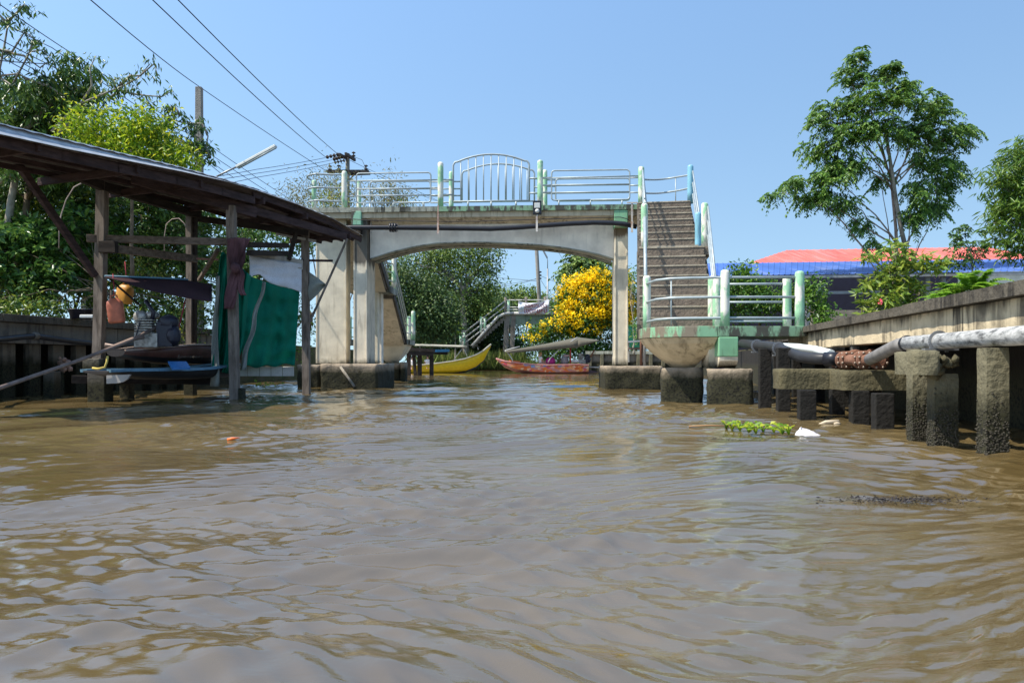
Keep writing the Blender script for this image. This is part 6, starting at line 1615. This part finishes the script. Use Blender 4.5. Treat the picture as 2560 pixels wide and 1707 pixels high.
# ================================================================ roofs on the right
def ribbed(mb, a, b, c, d, n, h):
    """sheet a-b (eave) to d-c (ridge), ribs running eave to ridge"""
    nn = (b-a).cross(d-a).normalized(); vs = []
    if nn.z < 0: nn = -nn
    for i in range(n+1):
        t = i/n; e0 = a.lerp(b,t); e1 = d.lerp(c,t); w = (b-a).length/n*.13
        ux = (b-a).normalized()
        for off, hh in ((-w,0),(-w*.5,h),(w*.5,h),(w,0)): vs += [e0+ux*off+nn*hh, e1+ux*off*min(1,(c-d).length/(b-a).length)+nn*hh]
    m = len(vs)//2; mb.add(vs, [(2*j,2*j+1,2*j+3,2*j+2) for j in range(m-1)])
def shed_blue():
    t = thing('open_shed', 'long open sided shed with a bright blue metal roof on the right bank', 'shed', V(10,26,1.16))
    a, b = V(PX(1782,27),27,P(0,692,27).z), V(PX(2760,21),21,P(0,672,21).z); 
    a = P(1765,690,27); b = P(2720,676,24); d = P(1765,659,31); c = P(2720,645,28)
    mb = MB(); ribbed(mb, a, b, c, d, 62, .016); mb.build('roof', roofmat('blue_metal_roof',(.05,.12,.38)), t, thick=.004)
    mb = MB(); mb.beam(a+V(0,.05,-.07), b+V(0,.05,-.07), .06, .10); mb.build('eave_beam', M['steelgrey'], t)
    for f in (.05,.3,.62,.66,.9):
        p = a.lerp(b,f); mb = MB(); mb.beam(V(p.x,p.y+.3,1.16), V(p.x,p.y+.3,p.z-.1), .14, .14, (0,1,0)); mb.build('post', M['steelgrey'], t)
        mb = MB(); mb.beam(V(p.x,p.y+.3,p.z-.8), V(p.x+.8,p.y+.2,p.z-.12), .06, .06); mb.build('brace', M['steelgrey'], t)
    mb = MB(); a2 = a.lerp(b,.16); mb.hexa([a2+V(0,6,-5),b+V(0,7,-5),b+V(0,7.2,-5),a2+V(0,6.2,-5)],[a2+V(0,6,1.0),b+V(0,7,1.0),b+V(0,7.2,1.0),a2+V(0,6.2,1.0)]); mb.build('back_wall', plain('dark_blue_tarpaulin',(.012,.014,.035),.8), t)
    mb = MB(); p, q_ = P(2030,775,24.5), P(2160,775,24.2); mb.hexa([V(p.x,p.y,1.1),V(q_.x,q_.y,1.1),V(q_.x,q_.y+.15,1.1),V(p.x,p.y+.15,1.1)],[V(p.x,p.y,p.z),V(q_.x,q_.y,q_.z),V(q_.x,q_.y+.15,q_.z),V(p.x,p.y+.15,p.z)]); mb.build('low_wall', M['leftwall'], t)
    mb = MB(); mb.beam(P(1990,733,26.5), P(2200,730,26), .06,.10); mb.build('crossbar', M['steelgrey'], t)
shed_blue()
def house_red():
    t = thing('house', 'building with a salmon red hipped metal roof behind the blue shed', 'house', V(18,38,1.16))
    Y0, Y1 = 36, 40
    e0, e1 = P(1868,660,Y0), P(2640,652,Y0); r0, r1 = P(1968,626,Y1), P(2470,618,Y1)
    mat = roofmat('salmon_metal_roof',(.66,.13,.09))
    mb = MB(); 
    n = 40; vs = []
    L = e1.x-e0.x
    nn = (e1-e0).cross(r0-e0).normalized(); nn = nn if nn.z > 0 else -nn
    for i in range(n*4+1):
        t_ = i/(n*4); x = e0.x+L*t_; e = e0.lerp(e1,t_); hh = .025 if i % 4 == 0 else 0
        f = 1.0
        if x < r0.x: f = (x-e0.x)/(r0.x-e0.x)
        elif x > r1.x: f = (e1.x-x)/(e1.x-r1.x)
        rt = V(x, Y0+(Y1-Y0)*f, e.z+((r0.z+(r1.z-r0.z)*np.clip((x-r0.x)/(r1.x-r0.x),0,1))-e.z)*f)
        vs += [e+nn*hh, rt+nn*hh]
    mb.add(vs, [(2*j,2*j+2,2*j+3,2*j+1) for j in range(n*4)]); mb.build('roof', mat, t, thick=.01)
    mb = MB(); b0, b1 = V(e0.x,Y1+4,e0.z), V(e1.x,Y1+4,e1.z); mb.add([b0,b1,r1,r0], [(0,1,2,3)]); mb.add([e0,b0,r0,e1,b1,r1], [(0,1,2),(3,5,4)]); mb.build('roof_back', mat, t, thick=.01)
    mb = MB(); mb.box(e0.x+.5,e1.x-.5,Y0+.5,Y1+3.5,1.1,e0.z-.05); mb.build('wall', M['creamgrey'], t)
house_red()
# ================================================================ things floating
def hyacinth(label, spots, Y_, seed, L=.09):
    rng = np.random.default_rng(seed); A = []; mb = MB(); 
    c0 = spots[0]; base = V(PX(c0[0], CAM_H*F/(c0[1]-HY)), CAM_H*F/(c0[1]-HY), 0); t = thing('water_hyacinth', label, 'water plant', base)
    for px, py, n in spots:
        Y = CAM_H*F/(py-HY); b = V(PX(px,Y),Y,0)
        for k in range(n):
            a = rng.uniform(0,6.28); h = rng.uniform(.2,1)*L; tip = b+V(math.cos(a)*L*rng.uniform(.2,1.3), math.sin(a)*L, h); mb.tube([b+V(0,0,-.02), b.lerp(tip,.5)+V(0,0,h*.3), tip], [.008,.007,.004], 5)
            d = np.array([math.cos(a),math.sin(a)*.6,rng.uniform(-.1,.8)])
            A.append(leaf_arrays(np.array([tip]*2), np.array([d,d+[.1,0,0]]), np.array([[0,-.6,1.],[0,-.5,1.]]), np.array([L,L*.8]), np.array([L*.7,L*.6])))
    leaf_mesh('leaves', np.concatenate(A), LM['lime'], t); mb.build('stems', LM['lime'], t)
hyacinth('floating raft of bright green water hyacinth beside the white bag on the right', [(1830,1070,6),(1850,1072,7),(1872,1076,8),(1890,1078,6),(1908,1074,6),(1935,1076,6),(1955,1080,5),(1972,1081,4),(1815,1068,3)], 0, 3, .066)
hyacinth('small water hyacinth clump in front of the left bridge footing', [(790,966,7),(805,964,6),(820,966,5),(835,967,4),(775,964,4)], 0, 4, .17)
hyacinth('faint green plants under the foot of the green netting', [(640,965,4),(660,968,5),(690,966,3)], 0, 8, .12)
def floater(name, label, cat, px, py, build, mat):
    Y = CAM_H*F/(py-HY); b = V(PX(px,Y),Y,0); mb = MB(); build(mb, b); tag(mb.build(name, mat), label, cat)
def _bag(mb, b):
    def fn(u, v):
        a = 2*math.pi*u; r = (1-v)**.55; return b+V(math.cos(a)*.12*r*(1+.15*math.sin(3*a))-.07*v, math.sin(a)*.07*r, -.01+.06*v*(1+.3*math.sin(3*a+2)+.15*math.sin(7*a))+.012*mn.noise(V(u*9,v*7,1)))
    mb.grid(fn, 24, 8)
floater('plastic_bag', 'crumpled white plastic bag floating right of the water hyacinth', 'plastic bag', 2022, 1086, _bag, M['bagw'] if 'bagw' in M else plain('white_bag_plastic',(.62,.60,.62),.35,0,.08))
def _log(mb, b): mb.tube([b+V(-.13,0,.0), b+V(-.05,0,.022), b+V(.10,.01,.025)], [.006,.022,.026], 8); mb.ell(b+V(.07,-.02,.01),(.04,.02,.015),8,jit=.3)
floater('driftwood', 'pale broken piece of driftwood near the dark short piles', 'driftwood', 2075, 1060, _log, plain('pale_driftwood',(.50,.42,.30),.8))
def _stk(mb, b): mb.tube([b+V(-.2,.03,0), b+V(.0,0,.012), b+V(.22,-.02,.004)], .010, 6)
floater('stick', 'thin brown reed stick floating left of the water hyacinth', 'stick', 1770, 1066, _stk, plain('reed_brown',(.30,.17,.08),.8))
def _car(mb, b): mb.tube([b+V(-.055,.0,.004), b+V(-.02,0,.012), b+V(.055,.01,.022)], [.012,.014,.003], 8)
floater('orange_float', 'small pointed orange scrap floating on the brown water at left', 'float', 584, 1100, _car, plain('orange_scrap',(.75,.16,.03),.5))
def _pst(mb, b): pass
mb = MB(); mb.tube([P(851,917,19.9), P(886,966,19.7)], .035, 8); tag(mb.build('stick', M['bark']), 'pale pole leaning against the left bridge footing', 'stick')
def weeds(label, cx, cy, wx, wy, n, seed):
    rng = np.random.default_rng(seed); Y = CAM_H*F/(cy-HY); b = np.array([PX(cx,Y),Y,0.0]); pos = b+rng.normal(size=(n,3))*[wx/F*Y*.4, CAM_H*F/(cy-HY-wy)-Y if False else wy/(cy-HY)*Y*.35, .004]+[0,0,.004]
    ax = rng.normal(size=(n,3))*[1,.7,.35]; tag(leaf_mesh('floating_weed', leaf_arrays(pos, ax, rng.normal(size=(n,3)), rng.uniform(.01,.035,n), rng.uniform(.003,.007,n)), M['weed']), label, 'weed', kind='stuff')
M['weed'] = plain('dark_water_weed', (.035,.03,.03), .6)
weeds('dark patch of floating weed in front of the tall pile on the right', 2250, 1250, 210, 11, 520, 1)
weeds('small dark floating weed below the white plastic bag', 1910, 1138, 55, 8, 260, 2)
weeds('scattered dark weed bits left of the small dark weed patch', 1800, 1100, 70, 14, 160, 3)

# ---------------------------------------------------------------- bits behind the right column
t = thing('fence', 'bright green sheet fence beyond the right bridge column', 'fence', V(PX(1580,51),51,1.1))
for k in range(9):
    mb = MB(); x0 = 1566+k*6; mb.hexa([P(x0,868,51),P(x0+5.4,868,51),P(x0+5.4,868,51.04),P(x0,868,51.04)],[P(x0,812,51),P(x0+5.4,812,51),P(x0+5.4,812,51.04),P(x0,812,51.04)]); mb.build('sheet', plain('green_sheet',(.01,.16,.10),.5), t)
t = thing('boat_shelter', 'low grey shelter roof with clutter beneath, right of the bridge column', 'shelter', V(PX(1590,40),40,1.1))
mb = MB(); mb.beam(P(1565,855,40), P(1625,851,40), 1.2, .08); mb.build('roof', M['zinc'], t)
for px in (1570,1606):
    mb = MB(); mb.beam(P(px,905,40), P(px,856,40), .12, .12, (0,1,0)); mb.build('post', M['pale'], t)
mb = MB(); mb.beam(P(1568,872,40), P(1620,870,40), .8, .10); mb.build('shelf', M['woodh'], t)
for px, lb in ((1603,'thin rusty pipe stay standing between the right column and the landing, left one'),(1611,'thin pale pipe stay beside the rusty one left of the landing support')):
    mb = MB(); mb.tube([P(px,913,18.6),P(px,800,18.6)], .035, 8); tag(mb.build('stay_pipe', M['rust'] if px == 1603 else M['pale']), lb, 'pipe')
